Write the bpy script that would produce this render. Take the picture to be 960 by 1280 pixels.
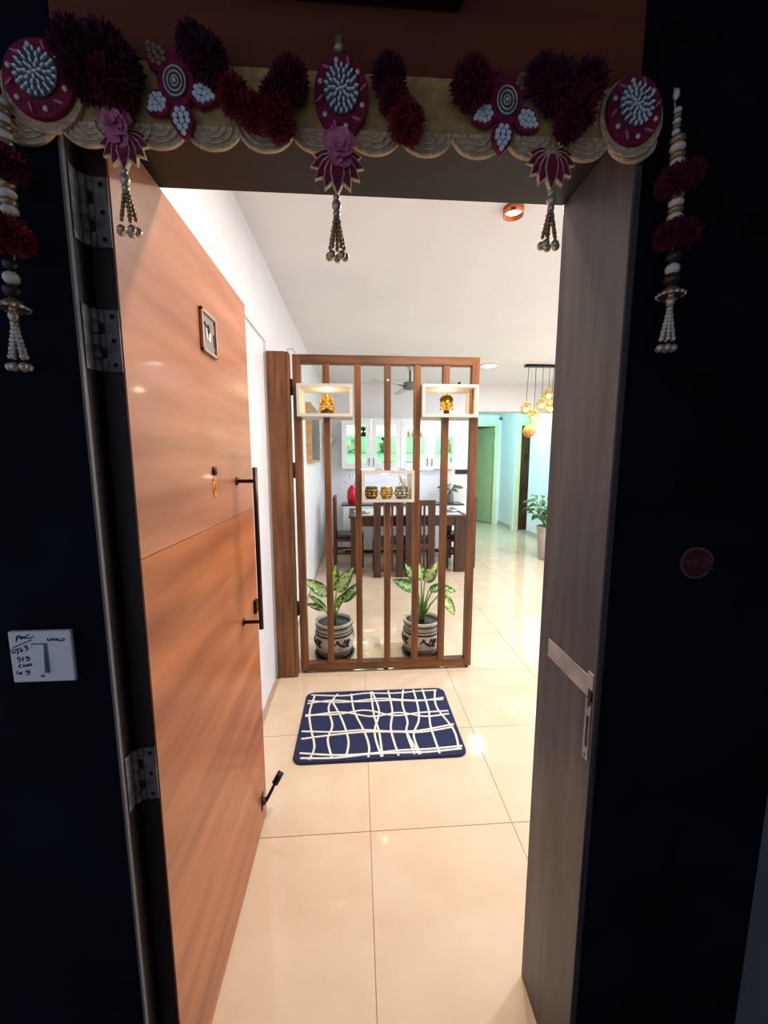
import bpy, bmesh, math, random
from mathutils import Vector, Matrix
random.seed(7)
for o in list(bpy.data.objects): bpy.data.objects.remove(o)
SC = bpy.context.scene; COL = SC.collection
PI = math.pi; R = math.radians

# ---------------------------------------------------------------- camera, world, lamps, exposure
cam = bpy.data.cameras.new('camera'); cam.sensor_fit = 'HORIZONTAL'; cam.sensor_width = 36
cam.lens = 36 * 490 / 960; cam.clip_start = 0.02
camo = bpy.data.objects.new('camera', cam); COL.objects.link(camo)
camo.location = (0, 0, 1.55); camo.rotation_euler = (R(90 - 7.556), 0, R(-3.82))
SC.camera = camo
W = bpy.data.worlds.new('world'); SC.world = W; W.use_nodes = True
W.node_tree.nodes['Background'].inputs[0].default_value = (0.62, 0.72, 1.0, 1)
W.node_tree.nodes['Background'].inputs[1].default_value = 0.47
SC.view_settings.view_transform = 'Standard'; SC.view_settings.look = 'None'
SC.view_settings.gamma = 1; SC.view_settings.use_curve_mapping = False
SC.view_settings.exposure = 0.12
WARM = (1.0, 0.86, 0.74); COOL = (0.70, 0.85, 1.0); NEUT = (1.0, 0.96, 0.92)
LAMPS = dict(spot=20, spot_added=23, led=15, led_added=78, dining=52)  # all but the first spot and led serve added, out-of-view lamps
CEIL = 2.82

# ---------------------------------------------------------------- materials
def lin(c):
    return tuple((v / 255 / 12.92) if v / 255 <= .04045 else ((v / 255 + .055) / 1.055) ** 2.4 for v in c)
MATS = {}
def mat(name, rgb, rough=.5, metal=0., rgb2=None, scale=(8, 8, 8), detail=4, bump=0., emit=None, estr=0., trans=0., coat=0., ior=1.45, contrast=(.35, .65), alpha=1., spec=.5):
    m = bpy.data.materials.new(name); m.use_nodes = True
    nt = m.node_tree; b = nt.nodes['Principled BSDF']
    c = lin(rgb)
    b.inputs['Base Color'].default_value = (*c, 1); b.inputs['Roughness'].default_value = rough
    b.inputs['Metallic'].default_value = metal; b.inputs['IOR'].default_value = ior
    b.inputs['Transmission Weight'].default_value = trans; b.inputs['Coat Weight'].default_value = coat
    b.inputs['Coat Roughness'].default_value = .08
    b.inputs['Specular IOR Level'].default_value = spec
    if alpha < 1: b.inputs['Alpha'].default_value = alpha
    tc = nt.nodes.new('ShaderNodeTexCoord'); mp = nt.nodes.new('ShaderNodeMapping')
    mp.inputs['Scale'].default_value = scale if isinstance(scale, tuple) else (scale,) * 3
    nz = nt.nodes.new('ShaderNodeTexNoise'); nz.inputs['Scale'].default_value = 1; nz.inputs['Detail'].default_value = detail
    nt.links.new(tc.outputs['Object'], mp.inputs['Vector']); nt.links.new(mp.outputs['Vector'], nz.inputs['Vector'])
    rp = nt.nodes.new('ShaderNodeValToRGB')
    rp.color_ramp.elements[0].position = contrast[0]; rp.color_ramp.elements[1].position = contrast[1]
    c2 = lin(rgb2) if rgb2 else tuple(v * .93 for v in c)
    rp.color_ramp.elements[0].color = (*c2, 1); rp.color_ramp.elements[1].color = (*c, 1)
    nt.links.new(nz.outputs['Fac'], rp.inputs['Fac']); nt.links.new(rp.outputs['Color'], b.inputs['Base Color'])
    if bump:
        bp = nt.nodes.new('ShaderNodeBump'); bp.inputs['Strength'].default_value = bump; bp.inputs['Distance'].default_value = .002
        nt.links.new(nz.outputs['Fac'], bp.inputs['Height']); nt.links.new(bp.outputs['Normal'], b.inputs['Normal'])
    if emit:
        b.inputs['Emission Color'].default_value = (*emit, 1); b.inputs['Emission Strength'].default_value = estr
    MATS[name] = m; return m
def thin_glass(name, tint, rough=.02, mixf=.12):
    m = bpy.data.materials.new(name); m.use_nodes = True; nt = m.node_tree
    for n in list(nt.nodes): nt.nodes.remove(n)
    o = nt.nodes.new('ShaderNodeOutputMaterial'); t = nt.nodes.new('ShaderNodeBsdfTransparent'); g = nt.nodes.new('ShaderNodeBsdfGlossy')
    t.inputs[0].default_value = (*tint, 1); g.inputs['Roughness'].default_value = rough
    mx = nt.nodes.new('ShaderNodeMixShader'); mx.inputs[0].default_value = mixf
    nt.links.new(t.outputs[0], mx.inputs[1]); nt.links.new(g.outputs[0], mx.inputs[2]); nt.links.new(mx.outputs[0], o.inputs[0])
    MATS[name] = m; return m
M = MATS
mat('wall_white', (238, 235, 236), .55, rgb2=(234, 231, 232), scale=3, bump=.05)
mat('ceiling_white', (240, 235, 234), .6, rgb2=(236, 231, 230), scale=2)
mat('wall_corridor', (13, 17, 32), .8, rgb2=(5, 7, 14), scale=5, bump=.1, spec=.12)
mat('wall_corridor_grey', (112, 114, 118), .7, rgb2=(100, 102, 106), scale=6)
mat('corridor_floor', (60, 52, 46), .4)
mat('frame_laminate', (90, 84, 83), .45, rgb2=(58, 53, 53), scale=(22, 22, 2.2), detail=6, bump=.05)
mat('lintel_laminate', (36, 29, 26), .55, rgb2=(27, 21, 19), scale=(2.2, 22, 22), detail=6)
mat('header_wood', (128, 60, 30), .6, rgb2=(96, 44, 22), scale=(1.5, 8, 14), detail=6)
mat('edge_strip', (116, 108, 102), .6)
mat('door_edge', (40, 20, 16), .5, rgb2=(26, 13, 11), scale=(20, 20, 2))
mat('door_upper', (186, 124, 90), .36, rgb2=(146, 87, 57), scale=(6, 1.3, 13), detail=7, coat=.12, contrast=(.3, .7))
mat('door_lower', (192, 113, 66), .36, rgb2=(136, 70, 37), scale=(6, 1.1, 11), detail=7, coat=.12, contrast=(.3, .7))
mat('bronze', (58, 42, 32), .35, .7)
mat('steel', (186, 180, 174), .42, .35, rgb2=(140, 134, 130), scale=14)
mat('hinge_steel', (134, 128, 124), .6, .2, rgb2=(84, 80, 78), scale=40)
mat('dark_metal', (22, 18, 16), .4, .5)
mat('gold', (236, 186, 84), .32, .9, rgb2=(206, 146, 50), scale=60)
mat('gold_dark', (86, 56, 16), .4, .6)
mat('tile', (223, 197, 168), .06, rgb2=(214, 185, 154), scale=(3.1, 4.7, 3), detail=7, contrast=(.3, .7))
mat('grout', (186, 158, 130), .7)
mat('divider_wood', (132, 82, 40), .45, rgb2=(84, 47, 23), scale=(26, 26, 2.4), detail=6, coat=.05)
mat('divider_rail', (128, 78, 38), .45, rgb2=(82, 46, 22), scale=(2.4, 26, 26), detail=6, coat=.05)
mat('niche_white', (206, 198, 186), .45)
mat('led_warm', (255, 240, 200), .5, emit=(1, .86, .55), estr=9)
mat('rug_navy', (36, 43, 80), .95, rgb2=(22, 28, 58), scale=260, bump=.6)
mat('rug_white', (236, 230, 216), .95, rgb2=(205, 198, 184), scale=200, bump=.5)
mat('pot_beige', (212, 198, 178), .5, rgb2=(186, 166, 144), scale=24)
mat('pot_black', (20, 18, 18), .35)
mat('soil', (92, 58, 38), .95, rgb2=(52, 30, 20), scale=60, spec=.0)
mat('stem_green', (118, 150, 70), .5, rgb2=(90, 124, 52), scale=20)
def leafmat(name, pale, dark, shift):
    # pale centre, darker margin, speckled
    m = mat(name, pale, .4, rgb2=dark, scale=55, detail=4, contrast=(.42, .58)); nt = m.node_tree
    at = nt.nodes.new('ShaderNodeAttribute'); at.attribute_name = 'edge'
    nz = [n for n in nt.nodes if n.type == 'TEX_NOISE'][0]; rp = [n for n in nt.nodes if n.type == 'VALTORGB'][0]
    ma = nt.nodes.new('ShaderNodeMath'); ma.operation = 'MULTIPLY_ADD'; ma.inputs[1].default_value = -.30; ma.inputs[2].default_value = shift
    ad = nt.nodes.new('ShaderNodeMath'); ad.operation = 'ADD'
    nt.links.new(at.outputs['Fac'], ma.inputs[0]); nt.links.new(ma.outputs[0], ad.inputs[0]); nt.links.new(nz.outputs['Fac'], ad.inputs[1]); nt.links.new(ad.outputs[0], rp.inputs['Fac'])
leafmat('leaf_pale', (206, 226, 150), (66, 124, 52), .17)
leafmat('leaf_dark', (180, 212, 116), (46, 100, 42), .10)
mat('leaf_edge', (34, 92, 36), .45)
mat('walnut', (84, 50, 34), .4, rgb2=(58, 33, 22), scale=(18, 18, 2), detail=6)
mat('seat_leather', (26, 20, 18), .35)
mat('table_glass', (226, 222, 214), .08)
mat('white_lacquer', (238, 238, 238), .3)
mat('counter_dark', (70, 60, 54), .25)
mat('cab_inner', (214, 240, 220), .6)
thin_glass('cab_glass', (.88, .97, .9)); thin_glass('shelf_glass', (.7, .86, .76)); thin_glass('globe_glass', (1.0, .86, .42), .05, .16)
mat('led_green', (200, 255, 210), .5, emit=(.35, 1, .55), estr=5)
mat('led_cool', (240, 248, 255), .5, emit=(.9, .96, 1), estr=14)
mat('led_soft', (240, 248, 255), .5, emit=(.8, .9, 1), estr=5)
mat('red_ceramic', (206, 18, 40), .2)
mat('dried_white', (230, 226, 216), .8)
mat('foliage', (78, 140, 66), .5, rgb2=(44, 100, 48), scale=30)
mat('foliage_grey', (110, 128, 104), .6, rgb2=(74, 92, 72), scale=30)
mat('grey_vase', (120, 118, 116), .5)
mat('black_gloss', (14, 13, 13), .2)
mat('switch_black', (50, 46, 42), .4)
mat('light_wood', (206, 164, 104), .5, rgb2=(184, 140, 84), scale=(4, 20, 20))
mat('mirror_dark', (96, 104, 100), .12, .8)
mat('green_door', (186, 190, 140), .5, rgb2=(176, 182, 132), scale=5)
mat('cream_frame', (222, 220, 170), .5)
mat('brown_door', (92, 56, 30), .5, rgb2=(58, 34, 18), scale=(10, 10, 1.6), detail=6)
mat('skirting', (196, 184, 164), .3)
mat('sofa_fabric', (190, 178, 164), .9, rgb2=(170, 158, 146), scale=60, bump=.3)
mat('amber_wood', (218, 158, 84), .5, rgb2=(180, 112, 50), scale=24)
mat('bulb', (255, 240, 200), .5, emit=(1, .78, .36), estr=30)
mat('cord', (40, 34, 30), .6)
mat('copper', (206, 120, 84), .25, 1.)
mat('spot_lens', (255, 230, 200), .4, emit=(1, .74, .46), estr=24)
mat('plate_white', (214, 214, 214), .4)
mat('ink', (14, 14, 18), .6)
mat('maroon', (138, 22, 62), .8, rgb2=(104, 14, 44), scale=90, bump=.4)
mat('gold_thread', (226, 204, 166), .7, rgb2=(176, 150, 112), scale=160, bump=.6)
mat('band_cloth', (200, 164, 100), .75, rgb2=(172, 138, 80), scale=60, bump=.3)
mat('gold_cloth', (218, 188, 144), .75, rgb2=(180, 150, 108), scale=90, bump=.4)
mat('silver_chip', (226, 238, 240), .15)
mat('chip_ground', (78, 80, 84), .6)
mat('pearl', (226, 214, 196), .25)
mat('bead_gold', (170, 140, 104), .3, .5)
mat('bead_end', (206, 188, 160), .25, .5)
mat('bead_dark', (60, 48, 44), .35, .3)
mat('pom_purple', (92, 22, 58), .95, rgb2=(50, 10, 34), scale=120)
mat('pom_maroon', (112, 20, 44), .95, rgb2=(64, 10, 26), scale=120)
mat('pom_red', (142, 28, 36), .95, rgb2=(88, 14, 22), scale=120)
mat('rose_pink', (222, 132, 158), .8, rgb2=(182, 88, 124), scale=50, bump=.3)
mat('sticker_red_dimmed', (84, 12, 20), .8, rgb2=(62, 8, 14), scale=40)  # sticker red and rim darkened to stand in for weaker light here
mat('sticker_rim_dimmed', (92, 70, 68), .8)
mat('plate_grey', (134, 126, 118), .5, .2)
mat('plate_rim', (190, 150, 122), .4, .3)
mat('plastic_white', (236, 234, 230), .4)

# ---------------------------------------------------------------- mesh helpers
WL = {}
class MB:
    def __init__(s): s.v = []; s.f = []; s.sm = []; s.edge = None
    def add(s, vs, fs, smooth=False):
        n = len(s.v); s.v += [tuple(v) for v in vs]; s.f += [tuple(i + n for i in f) for f in fs]; s.sm += [smooth] * len(fs); return s
    def box(s, x0, x1, y0, y1, z0, z1, b=0.):
        if b:
            bm = bmesh.new(); bmesh.ops.create_cube(bm, size=1)
            bmesh.ops.scale(bm, vec=(x1 - x0, y1 - y0, z1 - z0), verts=bm.verts)
            bmesh.ops.translate(bm, vec=((x0 + x1) / 2, (y0 + y1) / 2, (z0 + z1) / 2), verts=bm.verts)
            bmesh.ops.bevel(bm, geom=bm.edges[:], offset=b, segments=2, profile=.5, affect='EDGES')
            return s.bm(bm)
        vs = [(x, y, z) for z in (z0, z1) for y in (y0, y1) for x in (x0, x1)]
        return s.add(vs, [(0, 2, 3, 1), (4, 5, 7, 6), (0, 1, 5, 4), (2, 6, 7, 3), (0, 4, 6, 2), (1, 3, 7, 5)])
    def bm(s, bm, smooth=False):
        bm.verts.index_update()
        s.add([v.co[:] for v in bm.verts], [[v.index for v in f.verts] for f in bm.faces], smooth); bm.free(); return s
    def lathe(s, prof, c=(0, 0, 0), n=24, axis='Z', smooth=True):
        # prof: list of (r, h)
        vs = []; fs = []
        for r, h in prof:
            for k in range(n):
                a = 2 * PI * k / n; x, y = r * math.cos(a), r * math.sin(a)
                p = {'Z': (x, y, h), 'Y': (x, h, -y), 'X': (h, x, y)}[axis]
                vs.append((c[0] + p[0], c[1] + p[1], c[2] + p[2]))
        m = len(prof)
        for i in range(m - 1):
            for k in range(n):
                a, b = i * n + k, i * n + (k + 1) % n
                fs.append((a, b, b + n, a + n))
        if prof[0][0] > 1e-6: fs.append(tuple(range(n))[::-1])
        if prof[-1][0] > 1e-6: fs.append(tuple((m - 1) * n + k for k in range(n)))
        return s.add(vs, fs, smooth)
    def ball(s, c, r, n=10, sc=(1, 1, 1)):
        m = max(4, n // 2); vs = [(c[0], c[1], c[2] - r * sc[2])]; fs = []
        for i in range(1, m):
            t = -PI / 2 + PI * i / m
            for k in range(n):
                a = 2 * PI * k / n
                vs.append((c[0] + r * sc[0] * math.cos(t) * math.cos(a), c[1] + r * sc[1] * math.cos(t) * math.sin(a), c[2] + r * sc[2] * math.sin(t)))
        vs.append((c[0], c[1], c[2] + r * sc[2])); L = len(vs) - 1
        for k in range(n): fs.append((0, 1 + (k + 1) % n, 1 + k)); fs.append((L, L - n + k, L - n + (k + 1) % n))
        for i in range(m - 2):
            for k in range(n):
                a, b = 1 + i * n + k, 1 + i * n + (k + 1) % n; fs.append((a, b, b + n, a + n))
        return s.add(vs, fs, True)
    def tube(s, pts, r, n=8, smooth=True, cap=True):
        pts = [Vector(p) for p in pts]; rs = r if isinstance(r, (list, tuple)) else [r] * len(pts)
        vs = []; fs = []; up = None
        for i, p in enumerate(pts):
            d = (pts[min(i + 1, len(pts) - 1)] - pts[max(i - 1, 0)]).normalized()
            if up is None:
                up = Vector((0, 0, 1)) if abs(d.z) < .9 else Vector((1, 0, 0))
            u = d.cross(up).normalized(); w = u.cross(d).normalized(); up = w
            for k in range(n):
                a = 2 * PI * k / n; vs.append(p + u * rs[i] * math.cos(a) + w * rs[i] * math.sin(a))
        for i in range(len(pts) - 1):
            for k in range(n):
                a, b = i * n + k, i * n + (k + 1) % n; fs.append((a, b, b + n, a + n))
        if cap: fs.append(tuple(range(n))[::-1]); fs.append(tuple((len(pts) - 1) * n + k for k in range(n)))
        return s.add(vs, fs, smooth)
    def prism(s, outl, d0, d1, plane='XZ', smooth=False):
        # outline in plane, extruded along the third axis d0..d1
        def P(a, b, d): return {'XZ': (a, d, b), 'XY': (a, b, d), 'YZ': (d, a, b)}[plane]
        n = len(outl); vs = [P(a, b, d0) for a, b in outl] + [P(a, b, d1) for a, b in outl]
        fs = [tuple(range(n)), tuple(range(2 * n - 1, n - 1, -1))] + [(i, i + n, (i + 1) % n + n, (i + 1) % n) for i in range(n)]
        s.add(vs, fs, smooth)
        return s
    def ribbon(s, pts, w, d0, d1, plane='XZ'):
        n = len(pts); L = []; Rr = []
        for i in range(n):
            a = pts[max(i - 1, 0)]; b = pts[min(i + 1, n - 1)]
            dx, dy = b[0] - a[0], b[1] - a[1]; l = math.hypot(dx, dy) or 1
            nx, ny = -dy / l * w / 2, dx / l * w / 2
            L.append((pts[i][0] + nx, pts[i][1] + ny)); Rr.append((pts[i][0] - nx, pts[i][1] - ny))
        def P(a, b, d): return {'XZ': (a, d, b), 'XY': (a, b, d), 'YZ': (d, a, b)}[plane]
        vs = [P(*p, d0) for p in L] + [P(*p, d0) for p in Rr] + [P(*p, d1) for p in L] + [P(*p, d1) for p in Rr]
        fs = []
        for i in range(n - 1):
            fs += [(i, i + 1, n + i + 1, n + i), (2 * n + i, 3 * n + i, 3 * n + i + 1, 2 * n + i + 1),
                   (i, 2 * n + i, 2 * n + i + 1, i + 1), (n + i, n + i + 1, 3 * n + i + 1, 3 * n + i)]
        fs += [(0, n, 3 * n, 2 * n), (n - 1, 3 * n - 1, 4 * n - 1, 2 * n - 1)]
        return s.add(vs, fs)
    def build(s, name, m, parent=None, origin=None, recalc=True):
        if origin is None:
            xs, ys, zs = zip(*s.v); origin = ((min(xs) + max(xs)) / 2, (min(ys) + max(ys)) / 2, min(zs))
        me = bpy.data.meshes.new(name)
        me.from_pydata([(v[0] - origin[0], v[1] - origin[1], v[2] - origin[2]) for v in s.v], [], s.f)
        me.polygons.foreach_set('use_smooth', s.sm)
        if recalc:
            bm = bmesh.new(); bm.from_mesh(me); bmesh.ops.recalc_face_normals(bm, faces=bm.faces); bm.to_mesh(me); bm.free()
        me.materials.append(M[m] if isinstance(m, str) else m); me.update()
        if s.edge:
            at = me.attributes.new('edge', 'FLOAT', 'POINT'); at.data.foreach_set('value', s.edge)
        return link(name, me, origin, parent)
def link(name, data, origin, parent=None, rot=None):
    o = bpy.data.objects.new(name, data); COL.objects.link(o)
    p = WL[parent.name] if parent else (0, 0, 0)
    o.parent = parent; o.location = tuple(origin[i] - p[i] for i in range(3)); WL[o.name] = tuple(origin)
    if rot: o.rotation_euler = rot
    return o
def tag(o, label=None, cat=None, group=None, kind=None):
    if label: o['label'] = label
    if cat: o['category'] = cat
    if group: o['group'] = group
    if kind: o['kind'] = kind
    return o
def thing(name, loc, label, cat, group=None, kind=None):
    o = bpy.data.objects.new(name, None); COL.objects.link(o); o.empty_display_size = .05; o.location = loc; WL[o.name] = tuple(loc)
    return tag(o, label, cat, group, kind)
def copy_tree(o, parent=None):
    c = o.copy(); COL.objects.link(c); c.parent = parent
    for ch in [x for x in COL.objects if x.parent == o]: copy_tree(ch, c)
    return c
def area(name, loc, power, color, size, rot=(0, 0, 0), shape='DISK', sy=None, parent=None):
    l = bpy.data.lights.new(name, 'AREA'); l.energy = power; l.color = color; l.shape = shape; l.size = size
    if sy: l.size_y = sy
    return link(name, l, loc, parent, rot)
def point(name, loc, power, color, r=.02, parent=None):
    l = bpy.data.lights.new(name, 'POINT'); l.energy = power; l.color = color; l.shadow_soft_size = r
    return link(name, l, loc, parent)
def smooth_pts(p, k=6):
    out = []
    n = len(p)
    for i in range(n - 1):
        p0, p1, p2, p3 = [Vector(p[max(0, min(n - 1, j))]) for j in (i - 1, i, i + 1, i + 2)]
        for t in range(k):
            u = t / k
            out.append(tuple(.5 * ((2 * p1) + (-p0 + p2) * u + (2 * p0 - 5 * p1 + 4 * p2 - p3) * u * u + (-p0 + 3 * p1 - 3 * p2 + p3) * u ** 3)))
    out.append(tuple(p[-1])); return out
def struct(name, mb, m, label, cat, parent=None):
    return tag(mb.build(name, m, parent), label, cat, None, 'structure')

# ---------------------------------------------------------------- the setting
XL, XR, YF, YB = -.585, 3.55, .965, 6.8
fl = MB().box(XL - .1, 4.6, .70, 9.6, -.06, -.004)
fl.box(2.0, 3.4, 9.6, 12, -.06, -.004)
floor = struct('floor', fl, 'grout', 'glossy beige tiled floor of the flat', 'floor')
tile_mesh = {}
def tile(x0, x1, y0, y1):
    g = .0012; key = (round(x1 - x0, 3), round(y1 - y0, 3))
    c = ((x0 + x1) / 2, (y0 + y1) / 2, -.004)
    if key not in tile_mesh:
        w, h = (x1 - x0) / 2 - g, (y1 - y0) / 2 - g; e = .0008
        mb = MB(); vs = [(-w, -h, 0), (w, -h, 0), (w, h, 0), (-w, h, 0), (-w, -h, .0032), (w, -h, .0032), (w, h, .0032), (-w, h, .0032),
                         (-w + e, -h + e, .004), (w - e, -h + e, .004), (w - e, h - e, .004), (-w + e, h - e, .004)]
        mb.add(vs, [(3, 2, 1, 0), (0, 1, 5, 4), (1, 2, 6, 5), (2, 3, 7, 6), (3, 0, 4, 7), (4, 5, 9, 8), (5, 6, 10, 9), (6, 7, 11, 10), (7, 4, 8, 11), (8, 9, 10, 11)])
        o = mb.build('tile', 'tile', floor, origin=(0, 0, 0)); tile_mesh[key] = o.data
        o.location = tuple(c[i] - WL[floor.name][i] for i in range(3)); return
    link('tile', tile_mesh[key], c, floor)
gx = [.04 + .61 * k for k in range(-1, 7)]; gy = [1.46 - .61 + .61 * k for k in range(0, 15)]
for a, b in zip(gx[:-1], gx[1:]):
    for c, d in zip(gy[:-1], gy[1:]):
        lo, hi = max(a, -.57), min(b, 3.54)
        if d > 6.8: lo = max(lo, 2.06)
        if c > 8.4: hi = min(hi, 3.41)
        if hi - lo > .05: tile(lo, hi, c, min(d, 9.5))
struct('ceiling', MB().box(XL - .15, XR + .1, .965, 6.8, CEIL, CEIL + .1), 'ceiling_white', 'smooth white ceiling above the entrance and dining room', 'ceiling')
# left wall: recessed below a shallow beam
wl = thing('wall_left', (XL, 3.8, 0), 'white left wall behind the open door', 'wall', kind='structure')
MB().box(XL - .1, XL - .015, .965, 6.8, 0, CEIL).build('wall_face', 'wall_white', wl)
MB().box(XL - .015, XL, .965, 6.8, 2.31, CEIL).build('beam', 'wall_white', wl)
MB().box(XL - .015, XL, 2.69, 6.8, 0, 2.31).build('thick_section', 'wall_white', wl)
struct('wall_back', MB().box(XL - .1, 2.05, 6.8, 6.9, 0, CEIL), 'wall_white', 'white back wall of the dining area holding the wall cabinets', 'wall')
struct('wall_right', MB().box(XR, XR + .1, .965, 7.97, 0, CEIL), 'wall_white', 'white right wall of the living room', 'wall')
bm_ = thing('trim_1', (2.8, 6.85, 2.37), 'white ceiling beam over the entrance to the passage', 'beam', kind='structure')
MB().box(2.05, XR, 6.8, 6.95, 2.385, CEIL).build('beam_face', 'wall_white', bm_)
MB().box(2.05, XR, 6.79, 6.95, 2.368, 2.385).build('edge_strip', 'skirting', bm_)
# passage
struct('wall_passage_left', MB().box(1.95, 2.05, 6.9, 9.3, 0, 2.6), 'wall_white', 'left wall of the far passage', 'wall')
pb = thing('wall_passage_back', (2.7, 9.35, 0), 'far end wall of the passage around the green door', 'wall', kind='structure')
MB().box(2.05, 2.46, 9.3, 9.4, 0, 2.6).build('wall_piece', 'wall_white', pb)
MB().box(3.34, 3.42, 9.3, 9.4, 0, 2.6).build('wall_piece', 'wall_white', pb)
MB().box(2.46, 3.34, 9.3, 9.4, 2.38, 2.6).build('wall_piece', 'wall_white', pb)
struct('wall_passage_right', MB().box(3.42, 3.52, 8.5, 9.4, 0, 2.6), 'wall_white', 'short passage wall between the green and brown doors', 'wall')
ab = thing('wall_alcove', (4.0, 8.45, 0), 'alcove wall around the brown door', 'wall', kind='structure')
MB().box(3.42, 3.44, 8.4, 8.5, 0, 2.6).build('wall_piece', 'wall_white', ab)
MB().box(3.44, 4.55, 8.4, 8.5, 2.36, 2.6).build('wall_piece', 'wall_white', ab)
MB().box(4.40, 4.55, 8.4, 8.5, 0, 2.36).build('wall_piece', 'wall_white', ab)
MB().box(3.65, 4.55, 7.87, 7.97, 0, 2.6).build('wall_piece', 'wall_white', ab)
MB().box(4.55, 4.65, 7.87, 8.5, 0, 2.6).build('wall_piece', 'wall_white', ab)
struct('ceiling_passage', MB().box(1.95, 4.65, 6.95, 9.4, 2.6, 2.7), 'ceiling_white', 'lower white ceiling of the far passage', 'ceiling')
struct('baseboard_right', MB().box(XR - .012, XR - .001, 5.9, 7.97, 0, .09), 'skirting', 'beige tile skirting along the right wall', 'baseboard')
struct('baseboard_passage', MB().box(3.408, 3.419, 8.5, 9.29, 0, .09), 'skirting', 'beige tile skirting in the passage', 'baseboard')
d2 = thing('door_2', (3.3, 9.3, 0), 'half open pale green door at the end of the passage', 'door', kind='structure')
MB().box(3.26, 3.34, 9.27, 9.42, 0, 2.34, .004).build('frame_post', 'cream_frame', d2)
MB().box(2.46, 2.54, 9.27, 9.42, 0, 2.34, .004).build('frame_post', 'cream_frame', d2)
MB().box(2.46, 3.34, 9.27, 9.42, 2.34, 2.41, .004).build('frame_head', 'cream_frame', d2)
a = R(62)   # leaf swings into the far room
def leafpt(u, t): return (3.255 - u * math.cos(a) - t * math.sin(a) * -1, 9.42 + u * math.sin(a) + t * math.cos(a))
q = [leafpt(0, 0), leafpt(.72, 0), leafpt(.72, .035), leafpt(0, .035)]
lf = MB().prism(q, .01, 2.33, 'XY').build('leaf', 'green_door', d2)
k = leafpt(.64, -.03)
MB().ball((k[0], k[1], 1.05), .03, 12).tube([(k[0], k[1], 1.05), (*leafpt(.64, .0), 1.05)], .012).build('knob', 'steel', lf)
rb = thing('wall_far_room', (2.7, 11.5, 0), 'dim room beyond the green door', 'wall', kind='structure')
MB().box(1.9, 2.0, 9.4, 12, 0, 2.6).build('wall_piece', 'wall_white', rb)
MB().box(3.52, 3.6, 9.4, 12, 0, 2.6).build('wall_piece', 'wall_white', rb)
MB().box(1.9, 3.6, 12, 12.1, 0, 2.6).build('wall_piece', 'wall_white', rb)
MB().box(1.9, 3.6, 9.4, 12.1, 2.6, 2.7).build('ceiling_piece', 'wall_white', rb)
d3 = thing('door_3', (3.9, 8.4, 0), 'closed dark brown wooden door with cream frame in the passage alcove', 'door', kind='structure')
MB().box(3.435, 3.53, 8.36, 8.5, 0, 2.36, .004).build('frame_post', 'cream_frame', d3)
MB().box(4.32, 4.41, 8.36, 8.5, 0, 2.36, .004).build('frame_post', 'cream_frame', d3)
MB().box(3.53, 4.32, 8.36, 8.5, 2.28, 2.36, .004).build('frame_head', 'cream_frame', d3)
lf = MB().box(3.53, 4.32, 8.42, 8.46, .012, 2.28, .003).build('leaf', 'brown_door', d3)
for zz in (.25, .95, 1.65): MB().box(3.62, 4.23, 8.405, 8.42, zz, zz + .5, .006).build('panel', 'brown_door', lf)
# corridor side
wf = thing('wall_front', (0, .8, 0), 'near black corridor wall around the entrance door', 'wall', kind='structure')
MB().box(-1.6, -.462, .72, .965, 0, 3.0).build('wall_piece', 'wall_corridor', wf)
MB().box(.484, .90, .72, .965, 0, 3.0).build('wall_piece', 'wall_corridor', wf)
MB().box(.90, XR + .1, .83, .964, 0, 3.0).build('wall_piece', 'wall_white', wf)
MB().box(-.462, .484, .735, .965, 2.16, 3.0).build('wall_piece', 'wall_corridor', wf)
struct('wall_corridor_right', MB().box(.90, 1.0, -2.2, .82, 0, 3.0), 'wall_corridor_grey', 'grey side wall of the dark corridor', 'wall')
struct('floor_corridor', MB().box(-1.6, .9, -2.2, .70, -.06, -.004), 'corridor_floor', 'dark floor of the outside corridor', 'floor')
struct('ceiling_corridor', MB().box(-1.6, 1.0, -2.2, .72, 2.72, 2.8), 'wall_corridor_grey', 'ceiling of the outside corridor', 'ceiling')
tr = thing('trim_2', (0, .84, 0), 'dark brown laminate door frame lining the entrance', 'door frame', kind='structure')
MB().box(.482, .497, .719, .966, 0, 2.15, .002).build('jamb', 'frame_laminate', tr)
MB().box(-.475, -.460, .724, .966, 0, 2.15, .002).build('jamb', 'door_edge', tr)
MB().box(-.460, .482, .722, .966, 2.135, 2.155, .002).build('lintel', 'lintel_laminate', tr)
MB().box(-.462, -.4575, .713, .722, 0, 2.15, .001).build('edge_strip', 'edge_strip', tr)
MB().box(.478, .486, .712, .719, 0, 2.135, .002).build('edge_strip', 'frame_laminate', tr)
MB().box(-.456, .478, .712, .735, 2.15, 2.715, .002).build('header_panel', 'header_wood', tr)
st = MB().box(.4795, .4822, .738, .914, 1.055, 1.101, .0008).box(.4790, .4822, .722, .742, 1.075, 1.112, .0008).build('strike_plate', 'steel', tr)
st2 = MB().box(.4795, .4822, .724, .744, .915, 1.05, .0008).build('latch_plate', 'steel', tr)
MB().box(.479, .4797, .728, .737, .945, 1.015).build('slot', 'ink', st2)
MB().box(.4785, .4792, .726, .736, 1.040, 1.075).build('slot', 'ink', st)
for zz in (.925, 1.035): MB().lathe([(.004, .479), (.003, .4782)], (0, .735, zz), 8, 'X').build('screw', 'hinge_steel', st2)

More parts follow.
